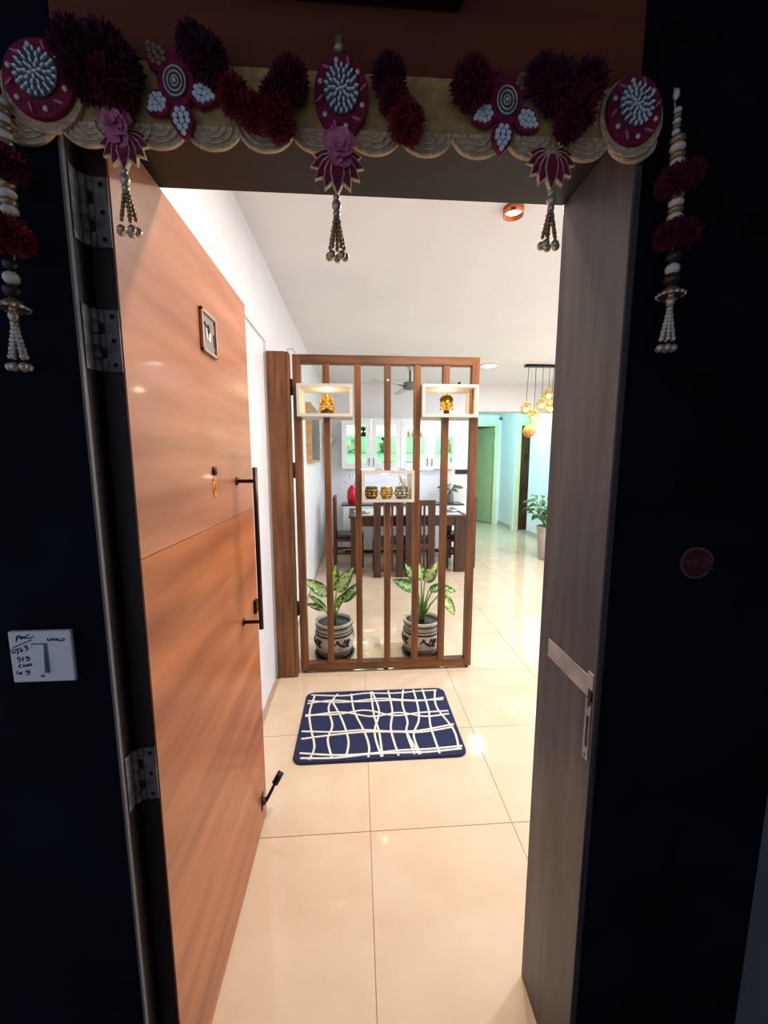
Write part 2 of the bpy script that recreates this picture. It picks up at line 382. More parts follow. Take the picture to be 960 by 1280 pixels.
# ---------------------------------------------------------------- entrance door
DF = -.415
d1 = thing('door_1', (-.435, .76, 0), 'open wooden entrance door with orange brown veneer and long bar handle', 'door', kind='structure')
core = MB().box(-.454, DF - .004, .76, 1.58, .008, 2.125, .001).build('leaf', 'door_edge', d1)
MB().box(DF - .004, DF, .761, 1.579, 1.361, 2.124, .0008).build('upper_panel', 'door_upper', d1)
MB().box(DF - .004, DF, .761, 1.579, .009, 1.3595, .0008).build('lower_panel', 'door_lower', d1)
def hinge(z0, h):
    hb = MB(); n = 5
    hb.box(-.450, -.417, .757, .7598, z0, z0 + h, .0008)
    hb = hb.build('hinge', 'hinge_steel', d1)
    s = MB()
    for k in range(n):
        a0 = z0 + h * k / n
        s.lathe([(.0062, a0 + .001), (.0062, a0 + h / n - .001)], (-.4545, .752, 0), 10)
        if k % 2 == 0: s.box(-.4545, -.440, .7545, .757, a0 + .001, a0 + h / n - .001)
    s.build('knuckle', 'hinge_steel', hb)
    MB().box(-.4598, -.4575, .726, .75, z0, z0 + h, .0006).build('leaf_plate', 'hinge_steel', hb)
    for k in (1, 3): MB().box(-.449, -.441, .7562, .7572, z0 + h * k / n + .002, z0 + h * (k + 1) / n - .002).build('notch', 'ink', hb)
    for zz in (z0 + .012, z0 + h / 2, z0 + h - .012):
        MB().lathe([(.0045, .757), (.0035, .7562)], (-.428, 0, zz), 8, 'Y').build('screw', 'dark_metal', hb)
hinge(1.912, .11); hinge(1.706, .105); hinge(.855, .115)
# long bar handle
hd = MB().tube([(-.352, 1.376, .945), (-.352, 1.376, 1.525)], .0085, 12).build('pull_handle', 'bronze', d1)
for zz in (1.478, .972):
    MB().tube([(DF, 1.376, zz), (-.352, 1.376, zz)], .0065, 10).build('handle_post', 'bronze', hd)
    MB().lathe([(.014, DF), (.014, DF + .004), (.010, DF + .006)], (0, 1.376, zz), 14, 'X').build('rosette', 'bronze', hd)
lk = MB().box(DF, DF + .012, 1.515, 1.545, .945, 1.0, .003).build('lock_case', 'bronze', d1)
MB().lathe([(.008, DF + .012), (.007, DF + .02)], (0, 1.53, .965), 12, 'X').build('lock_cylinder', 'steel', lk)
pe = MB().lathe([(.013, DF), (.013, DF + .006), (.009, DF + .008)], (0, 1.167, 1.518), 18, 'X').build('peephole', 'bronze', d1)
MB().lathe([(.007, DF + .008), (.004, DF + .0095), (.0, DF + .0100)], (0, 1.167, 1.518), 14, 'X').build('lens', 'black_gloss', pe)
# door stopper at the foot
ds = MB().lathe([(.016, DF), (.016, DF + .006), (.010, DF + .016)], (0, 1.514, .118), 14, 'X').box(DF, DF + .004, 1.498, 1.530, .085, .15, .001)
ds = ds.build('door_stopper', 'bronze', d1)
MB().tube([(DF + .014, 1.514, .118), (DF + .03, 1.53, .14), (DF + .052, 1.555, .175)], [.008, .007, .0065], 10).build('stopper_arm', 'bronze', ds)
MB().tube([(DF + .046, 1.548, .166), (DF + .07, 1.575, .200)], [.014, .014], 12).build('rubber_tip', 'dark_metal', ds)
# small steel plate with emblem
pl = MB().box(DF, DF + .004, 1.128, 1.229, 1.846, 1.948, .001).build('emblem_plate', 'plate_grey', d1)
fr = MB()
fr.box(DF + .001, DF + .009, 1.124, 1.233, 1.944, 1.953, .001).box(DF + .001, DF + .009, 1.124, 1.233, 1.842, 1.850, .001)
fr.box(DF + .001, DF + .009, 1.124, 1.132, 1.842, 1.953, .001).box(DF + .001, DF + .009, 1.225, 1.233, 1.842, 1.953, .001)
fr.build('plate_frame', 'plate_rim', pl)
X0, X1 = DF + .004, DF + .006
MB().ribbon(smooth_pts([(1.148, 1.920), (1.156, 1.916), (1.165, 1.915)]), .007, X0, X1, 'YZ').prism([(1.178 + .008 * math.cos(t * PI / 6), 1.910 + .012 * math.sin(t * PI / 6)) for t in range(12)], X0, X1, 'YZ').ribbon([(1.215, 1.905), (1.219, 1.885), (1.220, 1.872)], .008, X0, X1, 'YZ').build('emblem_black', 'ink', pl)
MB().ribbon([(1.160, 1.908), (1.160, 1.893), (1.164, 1.880)], .008, X0, X1, 'YZ').ribbon([(1.186, 1.902), (1.183, 1.890), (1.178, 1.877)], .012, X0, X1, 'YZ').build('emblem_white', 'plastic_white', pl)
for yy in (1.138, 1.219):
    for zz in (1.858, 1.936): MB().lathe([(.003, DF + .004), (.002, DF + .0055)], (0, yy, zz), 8, 'X').build('screw', 'dark_metal', pl)
# golden devotional ornament
X0, X1 = DF, DF + .003
gp = MB()
gp.ribbon(smooth_pts([(1.157, 1.480), (1.166, 1.487), (1.174, 1.481), (1.167, 1.474), (1.176, 1.467), (1.170, 1.458), (1.158, 1.461)]), .0045, X0, X1, 'YZ')
gp.ribbon(smooth_pts([(1.158, 1.452), (1.166, 1.446), (1.175, 1.451)]), .005, X0, X1, 'YZ')
gp.ribbon(smooth_pts([(1.155, 1.492), (1.165, 1.497), (1.175, 1.492)]), .004, X0, X1, 'YZ')
gp.prism([(1.166 + .012 * math.cos(t * PI / 8), 1.470 + .026 * math.sin(t * PI / 8)) for t in range(16)], DF, DF + .0012, 'YZ')
gp.build('gold_ornament', 'gold', d1)

# ---------------------------------------------------------------- ceiling lamps
def downlight(x, y, label, power, color, r, lens, body, group=None, z=CEIL):
    t = thing('ceiling_light', (x, y, z), label, 'ceiling light', group)
    MB().lathe([(r, 0), (r * 1.02, -.012), (r * .86, -.014), (r * .84, -.004)], (x, y, z), 28).build('rim', body, t)
    MB().lathe([(r * .84, -.006), (0, -.0065)], (x, y, z), 28).build('diffuser', lens, t)
    area('lamp', (x, y, z - .02), power, color, r * 1.5, parent=t)
    return t
sp = thing('spot_light', (.803, 2.13, CEIL), 'small copper spotlight glowing on the ceiling near the door', 'ceiling light')
MB().lathe([(.052, 0), (.052, -.035), (.046, -.036), (.044, -.01)], (.803, 2.13, CEIL), 24).build('rim', 'copper', sp)
MB().lathe([(.044, -.012), (.02, -.022), (0, -.024)], (.803, 2.13, CEIL), 20).build('lens', 'spot_lens', sp)
area('lamp', (.803, 2.13, CEIL - .04), LAMPS['spot'], WARM, .08, parent=sp)
sp2 = copy_tree(sp); sp2.location = (.42, 1.35, CEIL); sp2['label'] = 'added unseen copper spotlight on the ceiling above the entrance lintel'  # twin spot added out of view for more warm light at the entrance
for c in sp2.children:
    if c.type == 'LIGHT': c.data = c.data.copy(); c.data.energy = LAMPS['spot_added']
downlight(1.79, 5.42, 'flat round white ceiling lamp right of the wooden divider', LAMPS['led'], COOL, .12, 'led_cool', 'plastic_white')
downlight(2.95, 4.4, 'added unseen flat round white ceiling lamp near the right wall of the living room', LAMPS['dining'], COOL, .12, 'led_cool', 'plastic_white')  # unseen lamp added to light the dining side and left wall
downlight(2.75, 2.6, 'added unseen flat round white ceiling lamp of the living room near the entrance wall', LAMPS['led_added'], COOL, .12, 'led_cool', 'plastic_white')  # unseen lamp added for cool light on the left wall
tl = thing('added_tube_light', (2.75, 7.0, 2.46), 'added unseen tube lamp on the far side of the passage beam', 'wall lamp')  # unseen fixture added to give the passage its cyan light
MB().box(2.3, 3.2, 6.951, 6.972, 2.44, 2.50, .003).build('holder', 'plastic_white', tl)
MB().tube([(2.32, 6.987, 2.47), (3.18, 6.987, 2.47)], .013, 12).build('tube', 'led_soft', tl)
area('lamp', (2.75, 7.01, 2.47), 34, (.34, .95, 1.0), .85, (R(62), 0, 0), 'RECTANGLE', .03, tl)

# ---------------------------------------------------------------- wooden divider with niches
Y0, Y1 = 2.72, 2.785
dv = thing('room_divider', (.2, 2.75, 0), 'tall wooden slatted divider with three white display niches', 'room divider')
MB().box(-.425, -.375, Y0, Y1, .02, 2.24, .003).build('frame_post', 'divider_wood', dv)
MB().box(.785, .835, Y0, Y1, .02, 2.24, .003).build('frame_post', 'divider_wood', dv)
MB().box(-.375, .785, Y0, Y1, 2.186, 2.24, .003).build('frame_rail', 'divider_rail', dv)
MB().box(-.375, .785, Y0, Y1, .02, .072, .003).build('frame_rail', 'divider_rail', dv)
for x in (-.40, .2, .81): MB().lathe([(.014, 0), (.017, .02)], (x, 2.752, 0), 12).build('foot', 'dark_metal', dv)
NB = dict(L=(-.395, -.030, 1.836, 2.046), R_=(.435, .818, 1.838, 2.052), M_=(.030, .392, 1.262, 1.478))
def slat(xc, z0, z1): MB().box(xc - .022, xc + .022, Y0 + .004, Y1 - .004, z0, z1, .002).build('slat', 'divider_wood', dv)
slat(-.207, .072, NB['L'][2]); slat(-.207, NB['L'][3], 2.186)
slat(.004, .072, 2.186); slat(.411, .072, 2.186)
slat(.207, .072, NB['M_'][2]); slat(.207, NB['M_'][3], 2.186)
slat(.608, .072, NB['R_'][2]); slat(.608, NB['R_'][3], 2.186)
for key, (x0, x1, z0, z1) in NB.items():
    ya, yb = 2.670, 2.925; t = .02
    if key != 'M_': pass
    else: x0, x1 = .0265, .388
    n = MB().box(x0, x1, ya, yb, z0, z0 + t).box(x0, x1, ya, yb, z1 - t, z1).box(x0, x0 + t, ya, yb, z0 + t, z1 - t).box(x1 - t, x1, ya, yb, z0 + t, z1 - t)
    n = n.build('display_niche', 'niche_white', dv)
    xm = {'L': -.203, 'R_': .610, 'M_': .19}[key]
    MB().lathe([(.028, z1 - t), (.028, z1 - t - .006), (0, z1 - t - .0065)], (xm, 2.755, 0), 18).build('led_puck', 'led_warm', n)
    point('niche_lamp', (xm, 2.78, z1 - t - .022), 1.3 if key != 'M_' else .5, (1, .82, .45), .012, n)
for z0 in (1.975, 1.428, .45):
    MB().box(-.4385, -.4245, 2.713, 2.72, z0, z0 + .105, .001).tube([(-.432, 2.712, z0), (-.432, 2.712, z0 + .105)], .006, 10).build('hinge', 'dark_metal', dv)
MB().lathe([(.009, 2.724), (.009, 2.720), (.005, 2.718)], (.207, 0, 2.082), 14, 'Y').build('round_knob', 'niche_white', dv)
wc = thing('wooden_post', (-.5, 2.7, 0), 'wide wooden post standing between the white wall and the slatted divider', 'post')
MB().box(-.583, -.463, 2.672, 2.745, 0, 2.245, .002).build('board', 'divider_wood', wc)
MB().box(-.462, -.441, 2.676, 2.745, 0, 2.243, .002).build('edge_board', 'divider_wood', wc)
MB().tube([(-.45, 2.70, 2.243), (-.45, 2.70, 2.262), (-.415, 2.70, 2.266), (-.405, 2.715, 2.246)], .003, 6).build('latch_hook', 'steel', wc)
bl = MB().ball((.69, 2.70, 2.052 + .011), .011, 14).lathe([(.008, 2.052), (.006, 2.056)], (.69, 2.70, 0), 12).build('small_ball', 'black_gloss')
tag(bl, 'tiny black ball on top of the right display niche', 'ornament')

# niche items -------------------------------------------------------
bz = 1.856; gx_, gy_ = -.203, 2.722
g = thing('ganesha_figurine', (gx_, gy_, bz), 'small golden seated elephant headed figurine in the left niche', 'figurine')
MB().lathe([(.046, 0), (.048, .008), (.042, .014), (.040, .020)], (gx_, gy_, bz), 20).build('base', 'gold_dark', g)
body = MB(); S = lambda x, y, z: (gx_ + x, gy_ + y, bz + z)
body.ball(S(0, 0, .052), .03, 16, (1.0, .85, 1.1)); body.ball(S(0, -.008, .044), .024, 14)
body.ball(S(0, -.002, .092), .021, 16, (1, .95, 1.05))
body.tube([S(0, -.018, .09), S(.002, -.030, .078), S(.006, -.033, .062), S(.016, -.031, .052), S(.02, -.03, .058)], [.010, .008, .0065, .005, .004], 10)
for s in (-1, 1):
    body.ball(S(s * .029, .002, .092), .014, 12, (1, .3, 1.25))
    body.tube([S(s * .024, 0, .072), S(s * .041, -.006, .062), S(s * .037, -.020, .080)], [.009, .008, .007], 8)
    body.tube([S(s * .026, .004, .07), S(s * .044, .004, .085), S(s * .042, -.002, .105)], [.008, .006, .005], 8)
    body.tube([S(s * .012, -.01, .03), S(s * .043, -.018, .030), S(s * .012, -.035, .026)], [.014, .012, .009], 8)
body.build('body', 'gold', g)
MB().lathe([(.019, .105), (.021, .112), (.014, .122), (.016, .127), (.008, .138), (.004, .147), (0, .15)], S(0, 0, 0), 16).build('crown', 'gold', g)
bx, by = .611, 2.722; bz2 = 1.858
b = thing('buddha_head', (bx, by, bz2), 'golden sculpted head with top knot in the right niche', 'figurine')
S = lambda x, y, z: (bx + x, by + y, bz2 + z)
MB().lathe([(.024, 0), (.02, .01), (.018, .03)], S(0, 0, 0), 18).build('neck', 'gold_dark', b)
h = MB().ball(S(0, 0, .072), .042, 20, (.92, .95, 1.15)); h.ball(S(0, -.012, .048), .028, 16, (1, 1, .9))
h.ball(S(0, -.042, .070), .007, 10, (.8, 1, 1.9)); h.ball(S(0, -.036, .052), .009, 10, (1.4, .7, .5))
hd_ = h.build('face', 'gold', b)
e = MB()
for s in (-1, 1):
    e.ball(S(s * .015, -.0365, .078), .008, 10, (1.25, .5, .42)); e.tube([S(s * .006, -.041, .086), S(s * .016, -.0385, .090), S(s * .026, -.032, .085)], .0016, 6)
e.build('eyes', 'gold_dark', hd_)
hair = MB().ball(S(0, .006, .092), .042, 20, (1.0, 1.0, .78))
for i in range(5):
    for k in range(12 - i):
        a_ = 2 * PI * k / (12 - i); rr = .041 * math.cos(i * .27)
        hair.ball(S(rr * math.cos(a_), .006 + rr * math.sin(a_), .098 + .030 * math.sin(i * .3)), .006, 6)
hair.build('hair', 'gold_dark', b)
MB().lathe([(.02, .118), (.019, .128), (.012, .138), (.006, .148), (0, .156)], S(0, .004, 0), 16).build('top_knot', 'gold', b)
for s in (-1, 1):
    ear = MB().ball(S(s * .040, .002, .068), .010, 10, (.45, .7, 1.9)).build('ear', 'gold', b)
    MB().ball(S(s * .041, .0, .036), .006, 8).build('ear_ring', 'gold_dark', ear)
mat('bowl_stripe', (205, 172, 96), .3, .5, rgb2=(60, 48, 30), scale=90)
mat('bowl_green', (140, 150, 140), .25, .5, rgb2=(58, 66, 60), scale=90)
mat('bowl_black', (40, 34, 28), .25, .5, rgb2=(110, 88, 46), scale=70)
for xx, mt, r, lb in ((.095, 'bowl_black', .044, 'black and gold patterned metal bowl, leftmost in the middle niche'), (.20, 'bowl_stripe', .042, 'gold striped metal bowl in the middle of the central niche'), (.305, 'bowl_green', .046, 'grey green patterned metal bowl, rightmost in the middle niche')):
    z = 1.282; t = thing('metal_bowl', (xx, 2.725, z), lb, 'bowl', 'bowls in the middle niche')
    r *= 1.06; bo = MB().lathe([(r * .66, 0), (r * .74, .006), (r * .96, .024), (r, .042), (r * .96, .062), (r * .86, .076), (r * .9, .084), (r * .82, .084), (r * .78, .074), (r * .9, .042), (0, .014)], (xx, 2.725, z), 24).build('bowl', mt, t)
    for zz, rr in ((.024, .965), (.062, .965)): MB().lathe([(r * rr, zz - .002), (r * rr + .002, zz), (r * rr, zz + .002)], (xx, 2.725, z), 24).build('band', 'gold', bo)
    n = 10; s_ = MB()
    for k in range(n):
        a_ = 2 * PI * k / n; s_.ball((xx + r * 1.0 * math.cos(a_), 2.725 + r * math.sin(a_), z + .04), .006, 6, (1, 1, 1.4))
    s_.build('studs', 'gold' if mt != 'bowl_green' else 'pearl', bo)
sp_ = thing('silver_sprig', (.335, 2.79, 1.282), 'white sparkling sprig behind the bowls in the middle niche', 'ornament')
MB().lathe([(.012, 0), (.014, .01), (.009, .05), (.011, .06)], (.335, 2.79, 1.282), 12).build('holder', 'pearl', sp_)
s_ = MB()
for k in range(9):
    a_ = random.uniform(0, 6.28); e_ = random.uniform(.02, .05); top = (.335 + e_ * math.cos(a_) * .8 - .012, 2.79 + .4 * e_ * math.sin(a_), 1.282 + random.uniform(.10, .155))
    s_.tube([(.335, 2.79, 1.335), ((.335 + top[0]) / 2, 2.79, 1.38), top], .0014, 5)
    for j in range(3): s_.ball((top[0] + random.uniform(-.01, .01), top[1] + random.uniform(-.006, .006), top[2] - j * .012), .0055, 6)
s_.build('sprig', 'dried_white', sp_)

# ---------------------------------------------------------------- rug
rg = thing('door_mat', (.11, 2.155, 0), 'navy doormat with white wavy lines on the tiles', 'mat')
x0, x1, y0, y1, rr = -.345, .562, 1.848, 2.462, .05
ol = []
for cx, cy, a0 in ((x1 - rr, y1 - rr, 0), (x0 + rr, y1 - rr, 90), (x0 + rr, y0 + rr, 180), (x1 - rr, y0 + rr, 270)):
    for k in range(7): ol.append((cx + rr * math.cos(R(a0 + 15 * k)), cy + rr * math.sin(R(a0 + 15 * k))))
MB().prism(ol, 0.0005, .011, 'XY').build('pile', 'rug_navy', rg)
cx, cy = (x0 + x1) / 2, (y0 + y1) / 2
MB().prism([(cx + (x - cx) * 1.012, cy + (y - cy) * 1.018) for x, y in ol], 0.0003, .007, 'XY').build('border', 'rug_navy', rg)
RV = [[(-.294, 2.435), (-.308, 2.253), (-.284, 2.11), (-.247, 1.959), (-.264, 1.862)], [(-.145, 2.434), (-.195, 2.301), (-.161, 2.126), (-.179, 2.009), (-.146, 1.865)],
      [(-.178, 2.359), (-.111, 2.186), (-.064, 1.991), (-.076, 1.866)], [(-.055, 2.428), (-.035, 2.249), (.023, 2.065), (.048, 1.94), (.042, 1.862)],
      [(.083, 2.445), (.119, 2.238), (.083, 2.049), (.111, 1.86)], [(.074, 2.445), (.086, 2.2), (.109, 2.047), (.116, 1.86)], [(.192, 2.45), (.201, 2.233), (.178, 2.067), (.201, 1.862)],
      [(.294, 2.45), (.27, 2.299), (.282, 2.134), (.265, 2.037), (.286, 1.866)], [(.361, 2.449), (.365, 2.264), (.349, 2.13), (.302, 2.011), (.317, 1.864)],
      [(.423, 2.449), (.426, 2.232), (.411, 2.075), (.42, 1.863)], [(.508, 2.440), (.481, 2.256), (.537, 2.043), (.529, 1.887)], [(.265, 2.037), (.285, 1.95), (.311, 1.864)]]
RH = [[(-.318, 2.432), (-.11, 2.41), (.039, 2.428), (.227, 2.416), (.4, 2.43), (.517, 2.432)], [(-.332, 2.34), (-.173, 2.365), (-.017, 2.339), (.201, 2.34), (.383, 2.322), (.546, 2.347)],
      [(-.332, 2.37), (-.108, 2.339), (.13, 2.363), (.347, 2.33), (.54, 2.327)], [(-.33, 2.227), (-.138, 2.22), (.035, 2.249), (.206, 2.186), (.364, 2.203), (.546, 2.21)],
      [(-.328, 2.214), (-.122, 2.241), (.068, 2.187), (.243, 2.211), (.393, 2.166), (.545, 2.182)], [(-.332, 2.082), (-.146, 2.064), (.015, 2.07), (.177, 2.048), (.339, 2.044), (.550, 2.086)],
      [(-.326, 2.019), (-.145, 2.041), (.031, 2.053), (.193, 2.042), (.354, 2.031), (.541, 2.062)], [(-.32, 1.912), (-.135, 1.886), (.028, 1.883), (.21, 1.897), (.378, 1.897), (.553, 1.908)],
      [(-.312, 1.876), (-.134, 1.866), (.058, 1.881), (.238, 1.879), (.374, 1.876), (.545, 1.889)]]
for i, c in enumerate(RV + RH):
    MB().ribbon(smooth_pts(c, 6), .0115, .010, .0122 + .00015 * i, 'XY').build('white_line', 'rug_white', rg)

# ---------------------------------------------------------------- potted plants
def leaf_mesh(base, tip, width, droop=.0, fold=.25, nrm=(0, -1, .5)):
    base, tip = Vector(base), Vector(tip); d = tip - base; L = d.length
    side = d.cross(Vector(nrm)).normalized(); up = side.cross(d).normalized()
    n = 9; mb = MB(); vs = []; fs = []
    for i in range(n + 1):
        t = i / n; w = width * (math.sin(PI * t ** .75) ** .85) * (1 if t < 1 else 0)
        c = base + d * t + up * (math.sin(PI * t) * L * .10) + Vector((0, 0, -droop * t * t))
        for s in (-1, -.5, 0, .5, 1):
            vs.append(c + side * s * w * .5 + up * (abs(s) * w * fold * .5))
    for i in range(n):
        for k in range(4): a_ = i * 5 + k; fs.append((a_, a_ + 1, a_ + 6, a_ + 5))
    m2 = len(vs); vs2 = [v - up * .0015 for v in vs]
    mb.add(vs, fs, True); mb.add(vs2, [f[::-1] for f in fs], True)
    mb.edge = [abs(s) for i in range(n + 1) for s in (-1, -.5, 0, .5, 1)] * 2
    return mb
def pot(x, y, label, leaves, turn=-60):
    t = thing('potted_plant', (x, y, 0), label, 'potted plant', 'potted plants behind the divider')
    sa = MB().lathe([(.125, 0), (.150, .008), (.160, .035), (.150, .035), (.14, .014), (0, .012)], (x, y, 0), 32).build('saucer', 'pot_black', t)
    prof = [(.105, .014), (.125, .03), (.148, .09), (.155, .15), (.148, .205), (.133, .245), (.142, .255), (.146, .285), (.148, .297), (.134, .297), (.130, .27), (.128, .262)]
    po = MB().lathe(prof, (x, y, 0), 36).build('pot', 'pot_beige', t)
    for zz, rr, hh in ((.060, .1375, .006), (.082, .1455, .006), (.205, .1485, .010), (.226, .1420, .005), (.268, .1455, .008)):
        MB().lathe([(rr - .004, zz - hh), (rr + .0022, zz - hh * .5), (rr + .0022, zz + hh * .5), (rr - .006, zz + hh)], (x, y, 0), 36).build('black_band', 'pot_black', po)
    MB().lathe([(.131, .262), (.06, .268), (0, .266)], (x, y, 0), 24).build('soil', 'soil', t)
    # painted leafy motif around the belly
    for a0 in (turn + 45, turn + 135, turn + 225, turn + 315):
        strokes = [[(-.062, .148), (-.04, .165), (-.01, .140), (.015, .130), (.045, .146)], [(.0, .148), (.012, .172), (.02, .178)], [(.018, .14), (.03, .165), (.034, .18)],
                   [(.03, .142), (.046, .165), (.052, .176)], [(.02, .135), (.035, .122), (.048, .125)], [(-.03, .163), (-.04, .178), (-.048, .174)]]
        mo = MB()
        for s_ in strokes:
            pts = []
            for u, z in smooth_pts([(a_, b_, 0) for a_, b_ in s_], 4) and [(p[0], p[1]) for p in smooth_pts([(a_, b_, 0) for a_, b_ in s_], 4)]:
                r_ = .1545 - .3 * abs(z - .15) ** 1.3 * 2; an = R(a0) + 1.2 * u / .155 - PI / 4 + R(-0)
                pts.append((x + r_ * math.cos(an), y + r_ * math.sin(an), z))
            mo.tube(pts, [.004 + .006 * math.sin(PI * (q_ + .5) / len(pts)) for q_ in range(len(pts))], 6)
        mo.build('painted_motif', 'pot_black', po)
    for (bx, bz, tx, tz, dy, w, mt) in leaves:
        st = MB().tube([(x + random.uniform(-.015, .015), y, .262), (x + (bx - x) * .45, y + dy * .3, .262 + (bz - .262) * .6), (bx, y + dy * .5, bz)], [.009, .007, .005], 8).build('stalk', 'stem_green', t)
        lf = leaf_mesh((bx, y + dy * .5, bz), (tx, y + dy, tz), w, nrm=(.1, -1, .55)).build('leaf', mt, t, recalc=False)
        b_ = Vector((bx, y + dy * .5, bz)); e_ = Vector((tx, y + dy, tz))
    return t
def lv(bx, by, tx, ty, dy, w, mt, Y=3.0):
    s = 490 / Y
    f = lambda px, py: ((px - 447) / s * .992 + .0, 1.55 - (py - 575) / s * 1.003)
    return None
pot(-.197, 2.99, 'dieffenbachia in a beige striped pot on the left behind the divider', [
    (-.235, .50, -.425, .655, -.06, .098, 'leaf_pale'), (-.205, .52, -.180, .735, .03, .098, 'leaf_dark'), (-.175, .52, -.035, .725, -.02, .105, 'leaf_pale'),
    (-.135, .43, .038, .602, .03, .085, 'leaf_dark'), (-.27, .38, -.415, .440, -.02, .05, 'leaf_dark'), (-.255, .37, -.41, .485, .07, .045, 'leaf_pale'), (-.19, .37, -.10, .50, .09, .06, 'leaf_dark')])
pot(.503, 2.98, 'dieffenbachia in a beige striped pot on the right behind the divider', [
    (.440, .535, .258, .630, -.05, .098, 'leaf_dark'), (.455, .58, .370, .735, .03, .085, 'leaf_dark'), (.500, .59, .470, .745, .05, .09, 'leaf_pale'),
    (.520, .59, .615, .755, -.03, .10, 'leaf_pale'), (.560, .51, .70, .545, .05, .07, 'leaf_dark'), (.60, .535, .790, .490, .05, .07, 'leaf_dark'), (.645, .50, .765, .315, -.03, .085, 'leaf_pale')], -76)

# ---------------------------------------------------------------- dining set
tb = thing('dining_table', (.69, 5.7, 0), 'dark brown wooden dining table with pale glass top', 'table')
TZ = .80
MB().box(-.13, 1.51, 5.22, 6.12, TZ - .025, TZ, .003).build('table_top', 'walnut', tb)
MB().box(-.05, 1.43, 5.28, 6.06, TZ, TZ + .006, .002).build('glass_top', 'table_glass', tb)
for y in (5.25, 6.06): MB().box(-.10, 1.48, y, y + .03, TZ - .145, TZ - .025, .002).build('apron', 'walnut', tb)
for x in (-.10, 1.45): MB().box(x, x + .03, 5.28, 6.06, TZ - .145, TZ - .025, .002).build('apron', 'walnut', tb)
for x in (-.105, 1.33):
    for y in (5.235, 6.03): MB().box(x, x + .15, y, y + .07, 0, TZ - .025, .003).build('leg', 'walnut', tb)
def chair(name, label):
    t = thing(name, (0, 0, 0), label, 'chair', 'dining chairs around the table')
    w = .195; H = 1.03
    for s in (-1, 1):
        x0_, x1_ = (s * w, s * (w - .095)) if s < 0 else (w - .095, w)
        MB().box(x0_, x1_, -.02, .015, 0, H - .055, .003).build('back_leg', 'walnut', t)
        MB().box(s * (w - .02) - .02, s * (w - .02) + .02, .37, .41, 0, .43, .003).build('front_leg', 'walnut', t)
        MB().box(s * (w - .02) - .012, s * (w - .02) + .012, .015, .37, .20, .23, .002).build('side_stretcher', 'walnut', t)
    MB().box(-w, w, -.022, .017, H - .055, H, .004).build('top_rail', 'walnut', t)
    for z0, z1 in ((.40, .455), (.08, .115)): MB().box(-w + .095, w - .095, -.016, .011, z0, z1, .002).build('cross_rail', 'walnut', t)
    for x in (-.05, 0, .05): MB().box(x - .0145, x + .0145, -.012, .007, .115, H - .055, .001).build('slat', 'walnut', t)
    MB().box(-w + .005, w - .005, .015, .41, .39, .43, .003).build('seat_frame', 'walnut', t)
    MB().box(-w + .008, w - .008, .02, .415, .43, .49, .02).build('seat_cushion', 'seat_leather', t)
    return t
ch = chair('dining_chair', 'high backed dark chair facing the table, left of the two near ones')
ch.location = (.395, 5.05, 0)
for loc, rz, lb in (((.818, 5.05, 0), 0, 'high backed dark chair facing the table, right of the two near ones'),
                    ((-.335, 5.72, 0), -PI / 2, 'dark chair at the left end of the dining table'), ((1.66, 5.62, 0), PI / 2, 'dark chair at the right end of the dining table')):
    c = copy_tree(ch); c.location = loc; c.rotation_euler = (0, 0, rz); c['label'] = lb
for i, (x, y, lb) in enumerate(((1.33, 5.62, 'white plate nearest the right end of the dining table'), (.06, 5.55, 'white plate near the left end of the dining table'))):
    p = thing('dinner_plate', (x, y, TZ + .006), lb, 'plate', 'plates on the dining table')
    MB().lathe([(.07, 0), (.12, .012), (.13, .016), (.12, .016), (.065, .004), (0, .004)], (x, y, TZ + .006), 24).build('rim', 'plate_white', p)
    MB().lathe([(.045, .005), (.05, .022), (.04, .022), (0, .01)], (x, y, TZ + .006), 20).build('bowl', 'grey_vase', p)
# sideboard under the wall cabinets
sb = thing('sideboard', (.7, 6.55, 0), 'white sideboard with thin dark top against the back wall', 'cabinet')
MB().box(-.25, 1.75, 6.42, 6.785, .06, .80, .002).build('body', 'white_lacquer', sb)
MB().box(-.27, 1.77, 6.40, 6.79, .80, .825, .002).build('worktop', 'counter_dark', sb)
MB().box(-.22, 1.72, 6.46, 6.78, 0, .06).build('plinth', 'counter_dark', sb)
for k in range(4):
    a_ = -.245 + .4985 * k
    dr = MB().box(a_ + .003, a_ + .4955, 6.402, 6.42, .07, .795, .002).build('door', 'white_lacquer', sb)
    MB().tube([(a_ + (.43 if k % 2 == 0 else .06), 6.395, .5), (a_ + (.43 if k % 2 == 0 else .06), 6.395, .65)], .006, 8).build('handle', 'steel', dr)
vz = .825
v = thing('red_vase', (-.095, 6.52, vz), 'glossy red vase with white dried flowers on the sideboard', 'vase')
MB().lathe([(.055, 0), (.075, .02), (.085, .12), (.08, .22), (.055, .27), (.035, .29), (.04, .305), (.03, .305), (.028, .27), (0, .26)], (-.095, 6.52, vz), 24).build('vase', 'red_ceramic', v)
s_ = MB()
for k in range(9):
    a_ = 2 * PI * k / 9; r_ = .06 + .05 * (k % 3); tp = (-.095 + r_ * math.cos(a_), 6.52 + r_ * .7 * math.sin(a_), vz + .36 + .04 * (k % 4))
    s_.tube([(-.095, 6.52, vz + .28), ((-.095 + tp[0]) / 2, (6.52 + tp[1]) / 2, vz + .34), tp], .004, 5); s_.ball(tp, .024, 8, (1, 1, .7))
s_.build('flowers', 'dried_white', v)
v = thing('flower_vase', (1.56, 6.52, vz), 'grey vase with grey green drooping flowers on the sideboard', 'vase')
MB().lathe([(.05, 0), (.06, .02), (.055, .12), (.045, .17), (.05, .18), (.04, .18), (.036, .15), (0, .14)], (1.56, 6.52, vz), 20).build('vase', 'grey_vase', v)
random.seed(3)
